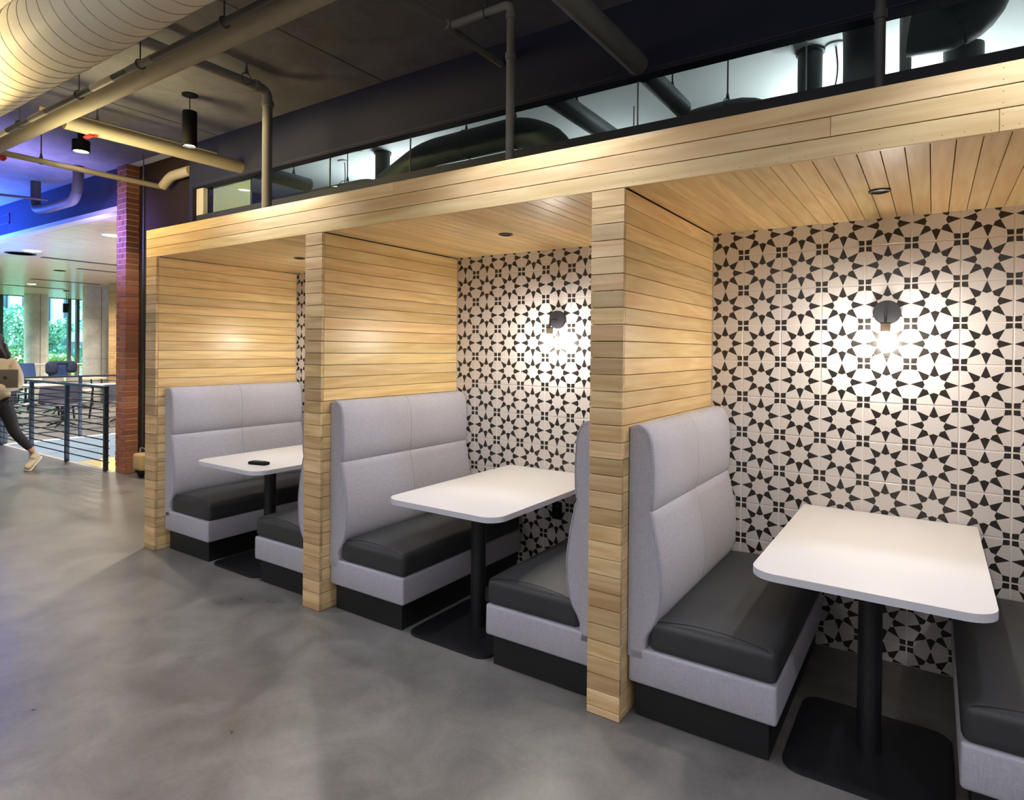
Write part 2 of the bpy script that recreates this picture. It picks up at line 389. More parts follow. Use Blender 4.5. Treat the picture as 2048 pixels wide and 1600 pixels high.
def rrect(x0, x1, y0, y1, r, k=6, corners=(1, 1, 1, 1)):
    out = []
    for (cx, cy, a0), on in zip(((x1-r, y1-r, 0), (x0+r, y1-r, 90), (x0+r, y0+r, 180), (x1-r, y0+r, 270)), corners):
        if on: out += [(cx+r*math.cos(R(a0+90*i/k)), cy+r*math.sin(R(a0+90*i/k))) for i in range(k+1)]
        else: out.append((cx+(r if a0 in (0, 270) else -r), cy+(r if a0 in (0, 90) else -r)))
    return out
def struct(o): o['kind'] = 'structure'; return o

# ------------------------------------------------------------------ dimensions (metres)
w, P, D, HB, HF, ZC = .1528, 1.9355, 1.2792, 2.265, 2.480, 3.81
XL0 = -2*P
T = .2032; T3X, T3Z = .3303, 2.1339

# ------------------------------------------------------------------ room shell
f = MB().box(-24.8, -7.2, -5, 1.25, -.25, 0).box(-7.2, 5, -5, 1.45, -.25, 0).build('floor', M['floor']); struct(f)
struct(MB().box(-7, 5, 1.45, 7, -.25, 0).build('floor', M['floor']))
f2 = MB().box(-24.8, -10.93, 1.25, 10, -.06, 0).build('floor', M['floor']); struct(f2)
fe = MB().box(-10.93, -10.92, 1.25, 10, -.22, .0).build('slab_edge', M['greyslab'], f2)
MB().box(-10.935, -10.915, 1.25, 10, -.42, -.22).build('slab_edge', M['greyslab2'], f2)
MB().box(-24.8, -7.2, 1.2, 1.26, -.004, .006).build('edge_strip', M['pale'], f)
MB().box(-10.99, -10.915, 1.26, 10, -.004, .006).build('edge_strip', M['pale'], f2)
lf = MB().box(-24.6, -7, 1.3, 16, -3.9, -3.6).build('floor', M['orange']); struct(lf)
struct(MB().box(-24.8, -24.6, 1.3, 8.35, -3.9, -.1).build('wall_lower', M['khaki']))
struct(MB().box(-24.8, -24.6, 8.35, 16.2, -3.9, -.1).build('wall_lower', M['orange']))  # warm light of the lower hall put into this wall's orange
struct(MB().box(-24.6, -10.95, 1.3, 16, -.1, -.07).build('ceiling_lower', M['khaki']))
c = MB().box(-24.8, 5, -5, 1.28, ZC, ZC+.2).build('ceiling', M['slab']); struct(c)
c2 = MB().box(-7, 5, 1.28, 7, ZC, ZC+.2).build('ceiling', M['white']); struct(c2)
# crack and form lines of the slab
for k, x in enumerate((-5.05, -2.6, -.2)):
    MB().box(x, x+.012, -5, 1.28, ZC-.003, ZC+.01).build('form_joint', M['pipe_dk'], c)
struct(MB().box(-24.8, 5, -5.2, -5, 0, ZC).build('wall_front', M['white']))
struct(MB().box(5, 5.2, -5.2, 7, 0, ZC).build('wall_right', M['white']))
struct(MB().box(-7, 5, 7, 7.2, 0, ZC).build('wall_mezzanine', M['bulk']))
struct(MB().box(-24.8, -7, 10, 10.2, -.2, 3.4).build('wall_canteen', M['white']))
# downstand beam with clerestory below it
bk = MB().box(-5.6, 5, D, 1.375, 3.322, ZC).build('wall_bulkhead', M['bulk']); struct(bk)
MB().box(-5.6, 5, D-.006, D, 3.34, 3.348).build('drip_edge', M['navy'], bk)
struct(MB().box(-5.6, -5.535, D, 1.375, 0, 3.322).build('trim_1', M['bulk']))
struct(MB().box(-7.0, -5.6, 1.40, 1.5, 0, ZC).box(-7.0, -6.9, 1.5, 10, -.2, ZC).build('wall_brown', M['brown']))
MB_ = MB().box(-6.86, -6.83, 1.385, 1.40, 0, ZC).build('corner_bead', M['navy'], bpy.data.objects['wall_brown'])
# blue beam over the opening to the canteen, timber ceiling beyond
be = MB().box(-24.8, -7.22, D, 1.42, 3.33, ZC).build('wall_beam', M['bulk']); struct(be)
MB().box(-24.8, -7.22, D-.01, 1.42, 3.27, 3.33).build('beam_edge_trim', M['offwhite'], be)
for kk, (a, b2, cc, dd) in enumerate(((-11.3, -10.84, 3.63, 3.645), (-11.3, -10.84, 3.49, 3.51), (-10.86, -10.84, 3.49, 3.645))):
    MB().box(a, b2, D-.012, D, cc, dd).build('vent_trim', M['navy'], be)
wc = MB().box(-24.8, -7.0, 1.42, 10, 3.31, 3.35).build('ceiling_canteen', M['wood_core']); struct(wc)
mb = MB(); x = -24.79
while x < -7.05: mb.box(x, x+.094, 1.43, 9.99, 3.272, 3.31); x += .1
o = mb.build('ceiling_plank', M['wceil'], wc); o['kind'] = 'stuff'

# tiled back wall of each booth: every tile is a part with its printed star
def clip(poly, x0, x1, z0, z1):
    for ax, lim, sg in ((0, x0, 1), (0, x1, -1), (1, z0, 1), (1, z1, -1)):
        out = []
        for i in range(len(poly)):
            a, b = poly[i-1], poly[i]; ia = sg*(a[ax]-lim) >= 0; ib = sg*(b[ax]-lim) >= 0
            if ia != ib:
                t = (lim-a[ax])/(b[ax]-a[ax]); out.append((a[0]+t*(b[0]-a[0]), a[1]+t*(b[1]-a[1])))
            if ib: out.append(b)
        poly = out
        if not poly: return []
    return poly
def pol(r, d): return (r*math.cos(R(d)), r*math.sin(R(d)))
prints = []
for k in range(8):
    a = 45*k; prints.append([pol(.489, a), pol(.250, a+22.3), pol(.192, a), pol(.250, a-22.3)])
for sx in (-1, 1):
    for sz in (-1, 1): prints.append([(.49*sx, .49*sz), (.364*sx, .49*sz), (.347*sx, .347*sz), (.49*sx, .364*sz)])
def tile_mesh(fx0, fx1, fz0, fz1):
    g = .0019; t = .008
    X0, X1, Z0, Z1 = fx0*T+g, fx1*T-g, fz0*T+g, fz1*T-g
    m = MB(); b = .0022
    v = [(X0, 0, Z0), (X1, 0, Z0), (X1, 0, Z1), (X0, 0, Z1), (X0, -t+b, Z0), (X1, -t+b, Z0), (X1, -t+b, Z1), (X0, -t+b, Z1),
         (X0+b, -t, Z0+b), (X1-b, -t, Z0+b), (X1-b, -t, Z1-b), (X0+b, -t, Z1-b)]
    m.add(v, [(0, 4, 5, 1), (1, 5, 6, 2), (2, 6, 7, 3), (3, 7, 4, 0), (4, 8, 9, 5), (5, 9, 10, 6), (6, 10, 11, 7), (7, 11, 8, 4), (8, 11, 10, 9), (0, 1, 2, 3)])
    for p in prints:
        q = clip([(a*T, b_*T) for a, b_ in p], X0+b, X1-b, Z0+b, Z1-b)
        if len(q) > 2: m.add([(a, -t-.0003, b_) for a, b_ in q], [list(range(len(q)))], mi=1)
    me = m.mesh('tile'); me.materials.append(M['tile']); me.materials.append(M['tdark']); return me
tcache = {}
def tile_wall(k):
    ox = -k*P
    wl = MB().box(ox, ox+P, D+.0026, D+.14, 0, HB+.02).build('wall_back', M['grout']); struct(wl)
    for ci in range(-1, 8):
        xc = T3X+(ci+.5)*T; a0, a1 = max(-.5, (w-xc)/T), min(.5, (P-xc)/T)
        for ri in range(-1, 11):
            zc = T3Z-(ri+.5)*T; b0, b1 = max(-.5, -zc/T), min(.5, (HB+.012-zc)/T)
            key = tuple(round(q, 3) for q in (a0, a1, b0, b1))
            if key not in tcache: tcache[key] = tile_mesh(a0, a1, b0, b1)
            t = bpy.data.objects.new('tile', tcache[key]); t.location = (ox+xc, D+.008, zc); link(t, wl)
for k in range(3): tile_wall(k)
struct(MB().box(-5.535, XL0, D, 1.42, 0, 2.6).build('wall_end', M['brown']))
struct(MB().box(P, 5, D, 1.42, 0, 2.6).build('wall_end', M['white']))

# ------------------------------------------------------------------ booth joinery
NR = 31; pz = (HB-.033)/NR; GAP = .0028
def plank_mesh(dx, dy, dz, mat, c=.0012):
    me = MB().box(-dx/2, dx/2, -dy/2, dy/2, -dz/2, dz/2, c).mesh('plank'); me.materials.append(mat); return me
pm_front = plank_mesh(w, .020, pz-GAP, M['wood_front']); pm_front0 = plank_mesh(w, .020, .033-GAP, M['wood_front'])
pm_side = plank_mesh(.018, D-.022, pz-GAP, M['wood_y']); pm_side0 = plank_mesh(.018, D-.022, .033-GAP, M['wood_y'])
plabels = ['wooden booth partition nearest the camera, between the second and third booths', 'wooden booth partition between the two far booths, second pillar from the left',
           'end wooden partition beside the dark brown wall, leftmost wooden pillar', 'wooden booth partition right of the nearest booth, cut by the right frame edge']
for n, k in enumerate((0, 1, 2, -1)):
    ox = -k*P
    t = thing('booth_partition', plabels[n], 'partition', (ox+w/2, D/2, 0))
    MB().box(-w/2+.001, w/2-.022, -D/2+.021, D/2, .001, HB-.002).build('core', M['wood_core'] if k >= 0 else M['wood_core'], t)
    # left cladding (faces away from the photograph) in one piece
    mbx = MB()
    for r in range(NR): mbx.box(-w/2, -w/2+.018, -D/2+.021, D/2, .033+r*pz, .033+(r+1)*pz-GAP)
    if k != 2 or True:
        o = mbx.build('rear_cladding', M['wood_y'], t); o['kind'] = 'stuff'
    for r in range(-1, NR):
        z = .0165 if r < 0 else .033+(r+.5)*pz
        a = bpy.data.objects.new('plank', pm_front0 if r < 0 else pm_front); a.location = (random.uniform(-.0004, .0004), -D/2+.010+random.uniform(-.0006, .0006), z); link(a, t)
        if k >= 0:
            b = bpy.data.objects.new('plank', pm_side0 if r < 0 else pm_side); b.location = (w/2-.0095+random.uniform(-.0005, .0005), .0105, z); link(b, t)
    if k >= 0:
        nl = MB()
        for r in range(NR):
            for sx in (-1, 1):
                for dz in (.25, .75):
                    nl.lathe([(0, -.0004), (.0016, 0)], (sx*(w/2-.012), -D/2-.0002, .033+(r+dz)*pz), 'y', 6)
        o = nl.build('nail_head', M['wood_core'], t); o['kind'] = 'stuff'
# fascia, booth ceilings, lid
XL, XR = -2*P, P+w
fa = thing('booth_fascia', 'long three-board wooden fascia running over the booth openings', 'fascia', ((XL+XR)/2, .01, HB))
fh = (HF-HB)/3; fx = (XL+XR)/2
for r, cuts in enumerate(([XL, -3.117, 1.4, XR], [XL, .93, XR], [XL, -1.2, XR])):
    for i in range(len(cuts)-1):
        a, b = cuts[i], cuts[i+1]
        me = plank_mesh(b-a-.0012, .020, fh-GAP, M['wood_x'])
        o = obj('plank', me, None, fa, ((a+b)/2-fx, 0, (r+.5)*fh))
nl = MB()
x = XL+.4
while x < XR:
    for r in range(3):
        for dz in (.25, .75): nl.lathe([(0, -.0104), (.0017, -.010)], (x-fx, 0, (r+dz)*fh), 'y', 6)
    x += .61
x = XL
while x < XR:
    nl.lathe([(0, -.0104), (.0016, -.010)], (x-fx, 0, .012+random.uniform(-.003, .008)), 'y', 6); x += .075+random.uniform(-.02, .03)
o = nl.build('nail_head', M['wood_core'], fa); o['kind'] = 'stuff'
MB().box(XL+.001-fx, XR-fx, .0105, D+.04, .03, HF-HB-.002).build('lid', M['wood_core'], fa)
pc = .0712
pm_c = plank_mesh(pc-.0026, D-.022, .016, M['wood_y'])
for k in range(3):
    ox = -k*P
    cl = MB().box(ox+w, ox+P, .021, D, HB+.021, HB+.029).build('ceiling_booth', M['wood_core']); struct(cl)
    n = int((P-w)/pc+.5)
    for i in range(n):
        a = bpy.data.objects.new('plank', pm_c); a.location = (ox+w+(i+.5)*(P-w)/n, .0205+(D-.022)/2, HB+.013+random.uniform(-.0006, .0006)); link(a, cl)

# ------------------------------------------------------------------ benches
PROF = [(.262, .088), (.30, .083), (.34, .087), (.371, .100), (.408, .124), (.44, .138), (.473, .148), (.52, .156), (.578, .159), (.63, .158), (.674, .154), (.74, .144),
        (.806, .131), (.85, .121), (.878, .115), (.890, .1105), (.896, .1065), (.902, .109), (.915, .114), (.95, .118), (1.0, .1195), (1.05, .120), (1.096, .119), (1.14, .116), (1.177, .112), (1.205, .106),
        (1.226, .098), (1.242, .087), (1.252, .074), (1.258, .058), (1.260, .045), (1.258, .022), (1.25, .008)]
Y0, Y1 = .075, 1.268
def back_mesh():
    m = MB(); rr = .014
    ys = [Y0, Y0+.003, Y0+.007, Y0+rr]+[Y0+rr+(Y1-Y0-2*rr)*i/24 for i in range(1, 12)]
    ym = (Y0+Y1)/2-.02
    ys += [ym-.008, ym-.003, ym, ym+.003, ym+.008]+[ym+.05*i for i in range(1, 11) if ym+.05*i < Y1-rr-.01]+[Y1-rr, Y1-.007, Y1-.003, Y1]
    ys = sorted(ys); n = len(PROF); vs = []
    for y in ys:
        e = min(y-Y0, Y1-y); red = 0 if e >= rr else rr-math.sqrt(max(0, rr*rr-(rr-e)**2))
        gr = .0028 if abs(y-ym) < .001 else (.001 if abs(y-ym) < .004 else 0)
        puff = .006*min(1, (e/.12)) if e < .12 else .006
        for i, (z, d) in enumerate(PROF):
            dd = d-red-gr+(puff if .42 < z < .88 or .92 < z < 1.2 else 0)-.004
            vs.append((max(.004, dd), y, z-(red if z > 1.2 else 0)))
    fs = [(j*n+i, j*n+i+1, (j+1)*n+i+1, (j+1)*n+i) for j in range(len(ys)-1) for i in range(n-1)]
    m.add(vs, fs, True)
    for j in (0, len(ys)-1):
        row = [vs[j*n+i] for i in range(n)]
        m.add(row+[(.003, row[0][1], PROF[-1][0]), (.003, row[0][1], PROF[0][0])], [list(range(n+2))])
    m.add([(.003, Y0, PROF[0][0]), (.003, Y1, PROF[0][0]), (.003, Y1, PROF[-1][0]), (.003, Y0, PROF[-1][0])], [(0, 1, 2, 3)])
    me = m.mesh('backrest'); me.materials.append(M['fabric']); return me
def piping_mesh():
    m = MB()
    m.tube([(d-.013 if d > .03 else d, Y0-.001, z) for z, d in PROF[2:-2]], .0022, 6)
    me = m.mesh('piping'); me.materials.append(M['fabric']); return me
def seam_mesh():
    m = MB(); ym = (Y0+Y1)/2-.02
    m.tube([(d-.0035+(.006 if .42 < z < .88 or .92 < z < 1.2 else 0)-.004, ym, z) for z, d in PROF[4:-4]], .0016, 5)
    m.tube([(.1035, Y0+.01+(Y1-Y0-.02)*i/8, .896) for i in range(9)], .0022, 5)
    me = m.mesh('seam'); me.materials.append(M['seam']); return me
def base_mesh():
    m = MB(); m.rbox((.3065, (Y0+Y1)/2, .2265), (.3015, (Y1-Y0)/2, .0765), .014, 3, 1)
    me = m.mesh('apron'); me.materials.append(M['fabric']); return me
def plinth_mesh():
    me = MB().box(.03, .575, Y0+.03, Y1, 0, .15).mesh('plinth'); me.materials.append(M['plinth']); return me
CH = (.258, (Y1-Y0)/2-.004, .066)
def cushion_mesh():
    m = MB(); m.rbox((.349, (Y0+Y1)/2, .30+CH[2]), CH, .032, 5, 6, .034)
    me = m.mesh('seat_cushion'); me.materials.append(M['vinyl']); return me
def cpipe_mesh():
    m = MB(); pts = []
    for i in range(17):
        a = -1+2*i/16; x = a*(CH[0]-.012); e = abs(a)
        z = CH[2]-.010+.031*(1-(x/CH[0])**2)-(.012*max(0, (e-.9)/.1)**2)
        pts.append((.349+x, Y0+.0155, .30+CH[2]+z))
    m.tube(pts, .0022, 6)
    me = m.mesh('piping'); me.materials.append(M['vinyl_seam']); return me
def mirror(me):
    q = me.copy(); q.transform(Matrix.Scale(-1, 4, (1, 0, 0))); q.flip_normals(); return q
BM = dict(backrest=back_mesh(), piping=piping_mesh(), seam=seam_mesh(), apron=base_mesh(), plinth=plinth_mesh(), seat_cushion=cushion_mesh(), cpipe=cpipe_mesh())
BMm = {k: mirror(v) for k, v in BM.items()}
which = {0: 'nearest booth', 1: 'middle booth', 2: 'farthest booth'}
blabels = {(0, 0): 'grey bench on the left side of the nearest booth, charcoal seat in full view',
           (0, 1): 'grey booth bench right of the nearest table, cut by the right frame edge',
           (1, 0): 'grey booth bench on the left side of the middle booth, tall back in full view',
           (1, 1): 'grey booth bench of the middle booth backing onto the near wooden pillar',
           (2, 0): 'grey bench of the farthest booth, behind the table with the phone',
           (2, 1): 'grey booth bench of the farthest booth, mostly hidden by the second wooden pillar'}
for k in range(3):
    for side in (0, 1):
        B = BM if side == 0 else BMm
        t = thing('booth_bench', blabels[(k, side)], 'bench', (-k*P+(w+.001 if side == 0 else P-.001), 0, 0), 0, 'upholstered booth benches')
        bo = obj('backrest', B['backrest'], None, t); obj('piping', B['piping'], None, bo); obj('seam', B['seam'], None, bo)
        obj('apron', B['apron'], None, t); obj('plinth', B['plinth'], None, t)
        cu = obj('seat_cushion', B['seat_cushion'], None, t); obj('piping', B['cpipe'], None, cu)

# ------------------------------------------------------------------ tables
top = MB().prism(rrect(-.379, .379, .018, 1.266, .095, 8, (0, 0, 1, 1)), .7235, .752)
tm = top.mesh('tabletop'); tm.materials.append(M['lam'])
ed = MB(); pr_ = rrect(-.3796, .3796, .0174, 1.2664, .0956, 8, (0, 0, 1, 1)); n = len(pr_)
ed.add([(x, y, .7237) for x, y in pr_]+[(x, y, .7512) for x, y in pr_], [(i, (i+1) % n, n+(i+1) % n, n+i) for i in range(n)])
em = ed.mesh('edge_band'); em.materials.append(M['lam_edge'])
cm = MB().lathe([(.0425, .012), (.0425, .700), (.075, .701), (.075, .7235)], (0, .39, 0), seg=32).mesh('column'); cm.materials.append(M['black'])
bm_ = MB()
bm_.prism(rrect(-.275, .275, .088, .692, .075), 0, .009, smooth=False); bm_.prism(rrect(-.271, .271, .092, .688, .071), .009, .012)
bm_ = bm_.mesh('base_plate'); bm_.materials.append(M['black'])
br = MB().box(-.25, .25, 1.235, 1.266, .66, .7235).mesh('wall_bracket'); br.materials.append(M['black'])
tl = {0: 'white booth table in the nearest booth, bare top with rounded front corners', 1: 'white booth table in the middle booth, bare top on a black pedestal', 2: 'white booth table in the farthest booth with a black phone on it'}
for k in range(3):
    t = thing('booth_table', tl[k], 'table', (-k*P+(w+P)/2, 0, 0), 0, 'white booth tables')
    o = obj('tabletop', tm, None, t); obj('edge_band', em, None, o); obj('column', cm, None, t); obj('base_plate', bm_, None, t); obj('wall_bracket', br, None, t)
ph = thing('handset', 'small black phone handset lying on the white table of the farthest booth', 'phone', (-2.685, .20, .752), R(14))
MB().rbox((0, 0, .011), (.075, .03, .011), .010, 3, 1).build('body', M['blackmat'], ph)
MB().rbox((0, 0, .0225), (.05, .02, .0025), .002, 2, 1).build('screen', M['lensoff'], ph)

# ------------------------------------------------------------------ wall lamps, downlights, outlet
SX = 1.0405
def smesh(fn, name, *mats):
    m = MB(); fn(m); me = m.mesh(name)
    for q in mats: me.materials.append(q)
    return me
LY = -.112  # lamp axis in front of the tile face
s_plate = smesh(lambda m: m.lathe([(.0625, 0), (.0625, -.018), (.060, -.022), (0, -.022)], (0, 0, 0), 'y', 40), 'backplate', M['black'])
s_arm = smesh(lambda m: m.tube(arc([(0, -.02, .0), (0, LY, .0), (0, LY, -.058)], .028), .0065, 10), 'arm', M['black'])
s_cap = smesh(lambda m: m.lathe([(0, -.052), (.026, -.055), (.026, -.060), (0, -.060)], (0, LY, 0), 'z', 24), 'cap', M['black'])
s_sock = smesh(lambda m: m.lathe([(.0225, -.060), (.0225, -.098), (.020, -.101), (0, -.101)], (0, LY, 0), 'z', 24), 'socket', M['brass'])
s_glass = smesh(lambda m: m.lathe([(.027, -.0605), (.030, -.066), (.046, -.085), (.062, -.112), (.071, -.145), (.070, -.175), (.060, -.203), (.042, -.224), (.020, -.236), (0, -.240)], (0, LY, 0), 'z', 32), 'glass_globe', M['globe'])
s_bulb = smesh(lambda m: m.lathe([(0, -.1015), (.012, -.104), (.018, -.118), (.027, -.135), (.030, -.152), (.026, -.170), (.014, -.182), (0, -.185)], (0, LY, 0), 'z', 20), 'bulb', M['bulb'])
sl = {0: 'lit glass globe wall lamp on the star tiles above the nearest table', 1: 'lit glass globe wall lamp on the star tiles above the middle table', 2: 'glass globe wall lamp of the farthest booth, hidden by the second wooden pillar'}
for k in range(3):
    t = thing('wall_lamp', sl[k], 'lamp', (-k*P+SX, D-.0003, 1.785), 0, 'glass globe wall lamps')
    obj('backplate', s_plate, None, t); obj('arm', s_arm, None, t); so = obj('socket', s_sock, None, t); obj('cap', s_cap, None, so)
    g = obj('glass_globe', s_glass, None, t); obj('bulb', s_bulb, None, t)
d_ring = smesh(lambda m: m.lathe([(.043, .0), (.043, -.005), (.032, -.008), (.030, -.002)], seg=32), 'trim_ring', M['black'])
d_lens = smesh(lambda m: m.lathe([(0, -.004), (.031, -.003)], seg=24), 'lens', M['lensoff'])
for k in range(3):
    t = thing('recessed_downlight', 'round black recessed downlight in the timber ceiling of the %s' % which[k], 'downlight', (-k*P+1.042, .635, HB+.0045), 0, 'black downlights in the booth ceilings')
    obj('trim_ring', d_ring, None, t); obj('lens', d_lens, None, t)
t = thing('power_outlet', 'black power outlet on the star tiles under the middle table', 'outlet', (-P+1.048, D, .477))
MB().rbox((0, -.003, 0), (.038, .003, .06), .0025, 2, 0).build('cover_plate', M['blackmat'], t)
for dz in (-.025, .025): MB().rbox((0, -.0075, dz), (.017, .002, .015), .0015, 2, 0).build('socket', M['lensoff'], t)

# ------------------------------------------------------------------ clerestory glazing above the booths
gl = thing('clerestory_glazing', 'row of frameless glass panes between the fascia and the dark beam', 'glazing', (0, 1.355, 3.027))
MB().box(-5.535, 5, -.03, .05, -.42, 0).build('sill', M['navy'], gl)
MB().box(-5.535, -5.40, -.03, .02, -.0, .29).build('end_post', M['offwhite'], gl)
for i in range(8):
    a = -5.355+i*.998
    MB().box(a+.004, a+.994, .0, .010, 0, .294).build('pane', M['glass'], gl)
    if i: MB().box(a-.0025, a+.0025, -.002, .012, 0, .294).build('joint', M['greyslab'], gl)
wp = MB().box(-5.40, -4.71, 1.44, 1.46, 2.6, 3.6).build('white_board', M['offboard']); tag(wp, 'white board behind the leftmost clerestory pane', 'board')

# ------------------------------------------------------------------ pipes and ducts of the hall
def hanger(root, x, y, z, r, ztop=ZC):
    m = MB().tube([(x, y, z+r), (x, y, ztop)], .006, 6).tube([(x, y, z+r), (x, y, z+r+.05)], [.018, .008], 8)
    m.tube([(x-.0, y+(r+.004)*math.cos(a), z+(r+.004)*math.sin(a)) for a in [2*PI*i/12 for i in range(13)]], .004, 5, False)
    return m.build('hanger', M['pipe_dk'], root)
def run(name, label, path, r, mat, rad=.06, hang=(), couplings=(), group=None, cat='pipe', seg=14):
    p0 = Vector(path[0]); t = thing(name, label, cat, p0, 0, group)
    q = [Vector(p)-p0 for p in path]
    m = MB().tube(arc(q, rad) if len(q) > 2 else q, r, seg)
    m.build('tube', mat, t)
    for h in hang:
        hh = Vector(h)-p0; hanger(t, hh.x, hh.y, hh.z, r, ZC-p0.z)
    for a, b in couplings:
        MB().tube([Vector(a)-p0, Vector(b)-p0], r*1.28, seg).build('coupling', mat, t)
    return t
run('sprinkler_pipe', 'grey pipe that bends down from the ceiling left of the middle booth roof', [(-3.318, -.4, 3.689), (-3.332, .69, 3.689), (-3.333, .69, HF)], .040, M['pipe'], .07,
    [(-3.26, .452, 3.689)], [((-3.33, .56, 3.689), (-3.331, .60, 3.689)), ((-3.333, .69, 3.60), (-3.333, .69, 3.56))])
run('sprinkler_pipe', 'grey pipe with a ceiling elbow dropping onto the roof of the middle booth', [(-1.340, .664, 3.658), (-.89, .664, 3.658), (-.89, .664, HF)], .026, M['pipe'], .05,
    [(-1.08, .664, 3.658)], [((-.89, .664, 3.60), (-.89, .664, 3.565)), ((-.89, .664, 3.36), (-.89, .664, 3.32))])
run('sprinkler_pipe', 'thin grey branch pipe entering the dark beam above the middle booth', [(-1.372, -1.2, 3.658), (-1.392, D-.002, 3.658)], .026, M['pipe'], 0,
    [], [((-1.372, .63, 3.658), (-1.372, .70, 3.658))])
run('sprinkler_pipe', 'dark vertical pipe in front of the clerestory above the nearest booth', [(1.035, .66, ZC), (1.035, .66, HF)], .021, M['pipe_dk'], 0, [], [((1.035, .66, 3.05), (1.035, .66, 3.01))])
run('drain_pipe', 'thick grey pipe entering the dark beam left of the nearest booth', [(-.33, -1.3, 3.388), (-.33, D-.002, 3.388)], .066, M['pipe'], 0, seg=20)
t = run('drain_pipe', 'thick pale pipe with a red tag running into the navy beam', [(-4.66, -.268, 3.408), (-4.62, D-.002, 3.408)], .062, M['pipe_tan'], 0, seg=20)
MB().box(-.09, .03, .17, .21, -.072, -.060).build('red_tag', M['red'], t)
MB().tube([(0, .20, 0), (0, .24, 0)], .0655, 20).build('red_tag', M['red'], t)
run('sprinkler_pipe', 'thin pale pipe running just above the thick pale pipe', [(-5.09, -.3, 3.60), (-5.073, D-.002, 3.62)], .022, M['pipe_tan'], 0, [(-5.088, .15, 3.602)])
t = run('sprinkler_pipe', 'thin pale pipe on rod hangers crossing to the brown wall', [(-6.472, -.26, 3.488), (-6.45, 1.398, 3.488)], .030, M['pipe_tan'], 0, [(-6.46, .19, 3.488), (-6.455, 1.2, 3.488)])
MB().lathe([(.03, 0), (.035, -.02), (.012, -.05), (0, -.05)], (.0, .13, -.03), 'z', 12).build('sprinkler_head', M['red'], t)
run('rain_pipe', 'short pale pipe stub with an elbow against the brown wall', [(-6.2, 1.30, 3.44), (-6.02, 1.30, 3.53), (-5.61, 1.30, 3.53)], .055, M['pipe_tan'], .08, seg=16)
# long plain pipe and its bigger spiral neighbour, both along the hall
PY, PZ = -.345, 3.41
t = run('long_pipe', 'long plain grey pipe beside the big spiral duct', [(-13, PY, PZ), (-1.0, PY, PZ)], .070, M['pipe_tan'], 0, seg=20)
DY, DZ, DR = -1.0, 3.30, .212
t = thing('spiral_duct', 'large pale spiral ventilation duct at the top left', 'duct', (-14, DY, DZ))
MB().tube([(0, 0, 0), (13.6, 0, 0)], DR, 48).build('shell', M['duct'], t)
mb = MB(); turns = 13.6/.125; seg = 36
pts = [(i/seg*.125, DR*math.cos(2*PI*i/seg), DR*math.sin(2*PI*i/seg)) for i in range(int(turns*seg))]
mb.tube(pts, .0032, 4); mb.build('spiral_seam', M['duct_seam'], t)
t = thing('hanging_conduit', 'thin dark conduit hung in the gap between the spiral duct and the long pipe', 'conduit', (-14, -.555, 3.30))
MB().tube([(0, 0, 0), (13.6, 0, 0)], .020, 10).build('tube', M['pipe_dk'], t)
for i, (x, m_) in enumerate(((8.75, 'duct'), (9.5, 'pipe'), (10.55, 'duct'), (11.05, 'pipe'))):
    MB().tube([(x, .0, .0), (x+.30, .0, .0)], .0212, 10).build('sleeve', M[m_], t)
for x in (9.3, 10.35, 11.2, 12.1):
    MB().tube([(x, .028*math.cos(a), .028*math.sin(a)) for a in [2*PI*i/12 for i in range(13)]], .005, 5, False).tube([(x, 0, .028), (x, 0, .51)], .004, 6).build('clip', M['pipe_dk'], t)
run('drain_trap', 'dark drain trap hanging below the blue ceiling at the far left', [(-8.95, .98, ZC), (-8.95, .98, 3.43), (-8.55, .98, 3.40), (-8.1, .98, 3.40), (-7.72, .98, 3.40), (-7.62, .98, 3.60), (-7.62, .98, ZC)], .060, M['pipe_dk'], .12, seg=14)
run('conduit', 'thin dark conduit crossing in front of the drain trap', [(-8.95, -.10, 3.50), (-8.3, .90, 3.46)], .016, M['pipe_dk'], 0)

# pendants
t = thing('pendant_light', 'long black cylinder pendant hanging below the grey ceiling', 'pendant', (-4.245, .54, ZC), 0, 'black cylinder ceiling lights')
MB().lathe([(0, 0), (.066, 0), (.066, -.012), (0, -.014)], seg=32).build('canopy', M['blackmat'], t)
MB().tube([(0, 0, -.012), (0, 0, -.155)], .004, 8).build('cord', M['blackmat'], t)
MB().lathe([(0, -.150), (.058, -.152), (.060, -.156), (.060, -.458), (.052, -.460), (.048, -.440)], seg=32).build('cylinder_shade', M['blackmat'], t)
MB().lathe([(0, -.442), (.0475, -.442)], seg=24).build('lens', M['lens'], t)
t = thing('ceiling_cylinder_light', 'short black cylinder light fixed to the ceiling near the brick pier', 'ceiling light', (-6.14, .43, ZC), 0, 'black cylinder ceiling lights')
MB().lathe([(0, 0), (.030, 0), (.030, -.10), (.078, -.101), (.080, -.105), (.080, -.215), (.072, -.217), (.068, -.20)], seg=32).build('cylinder_shade', M['blackmat'], t)
MB().lathe([(0, -.206), (.069, -.206)], seg=24).build('lens', M['lens'], t)

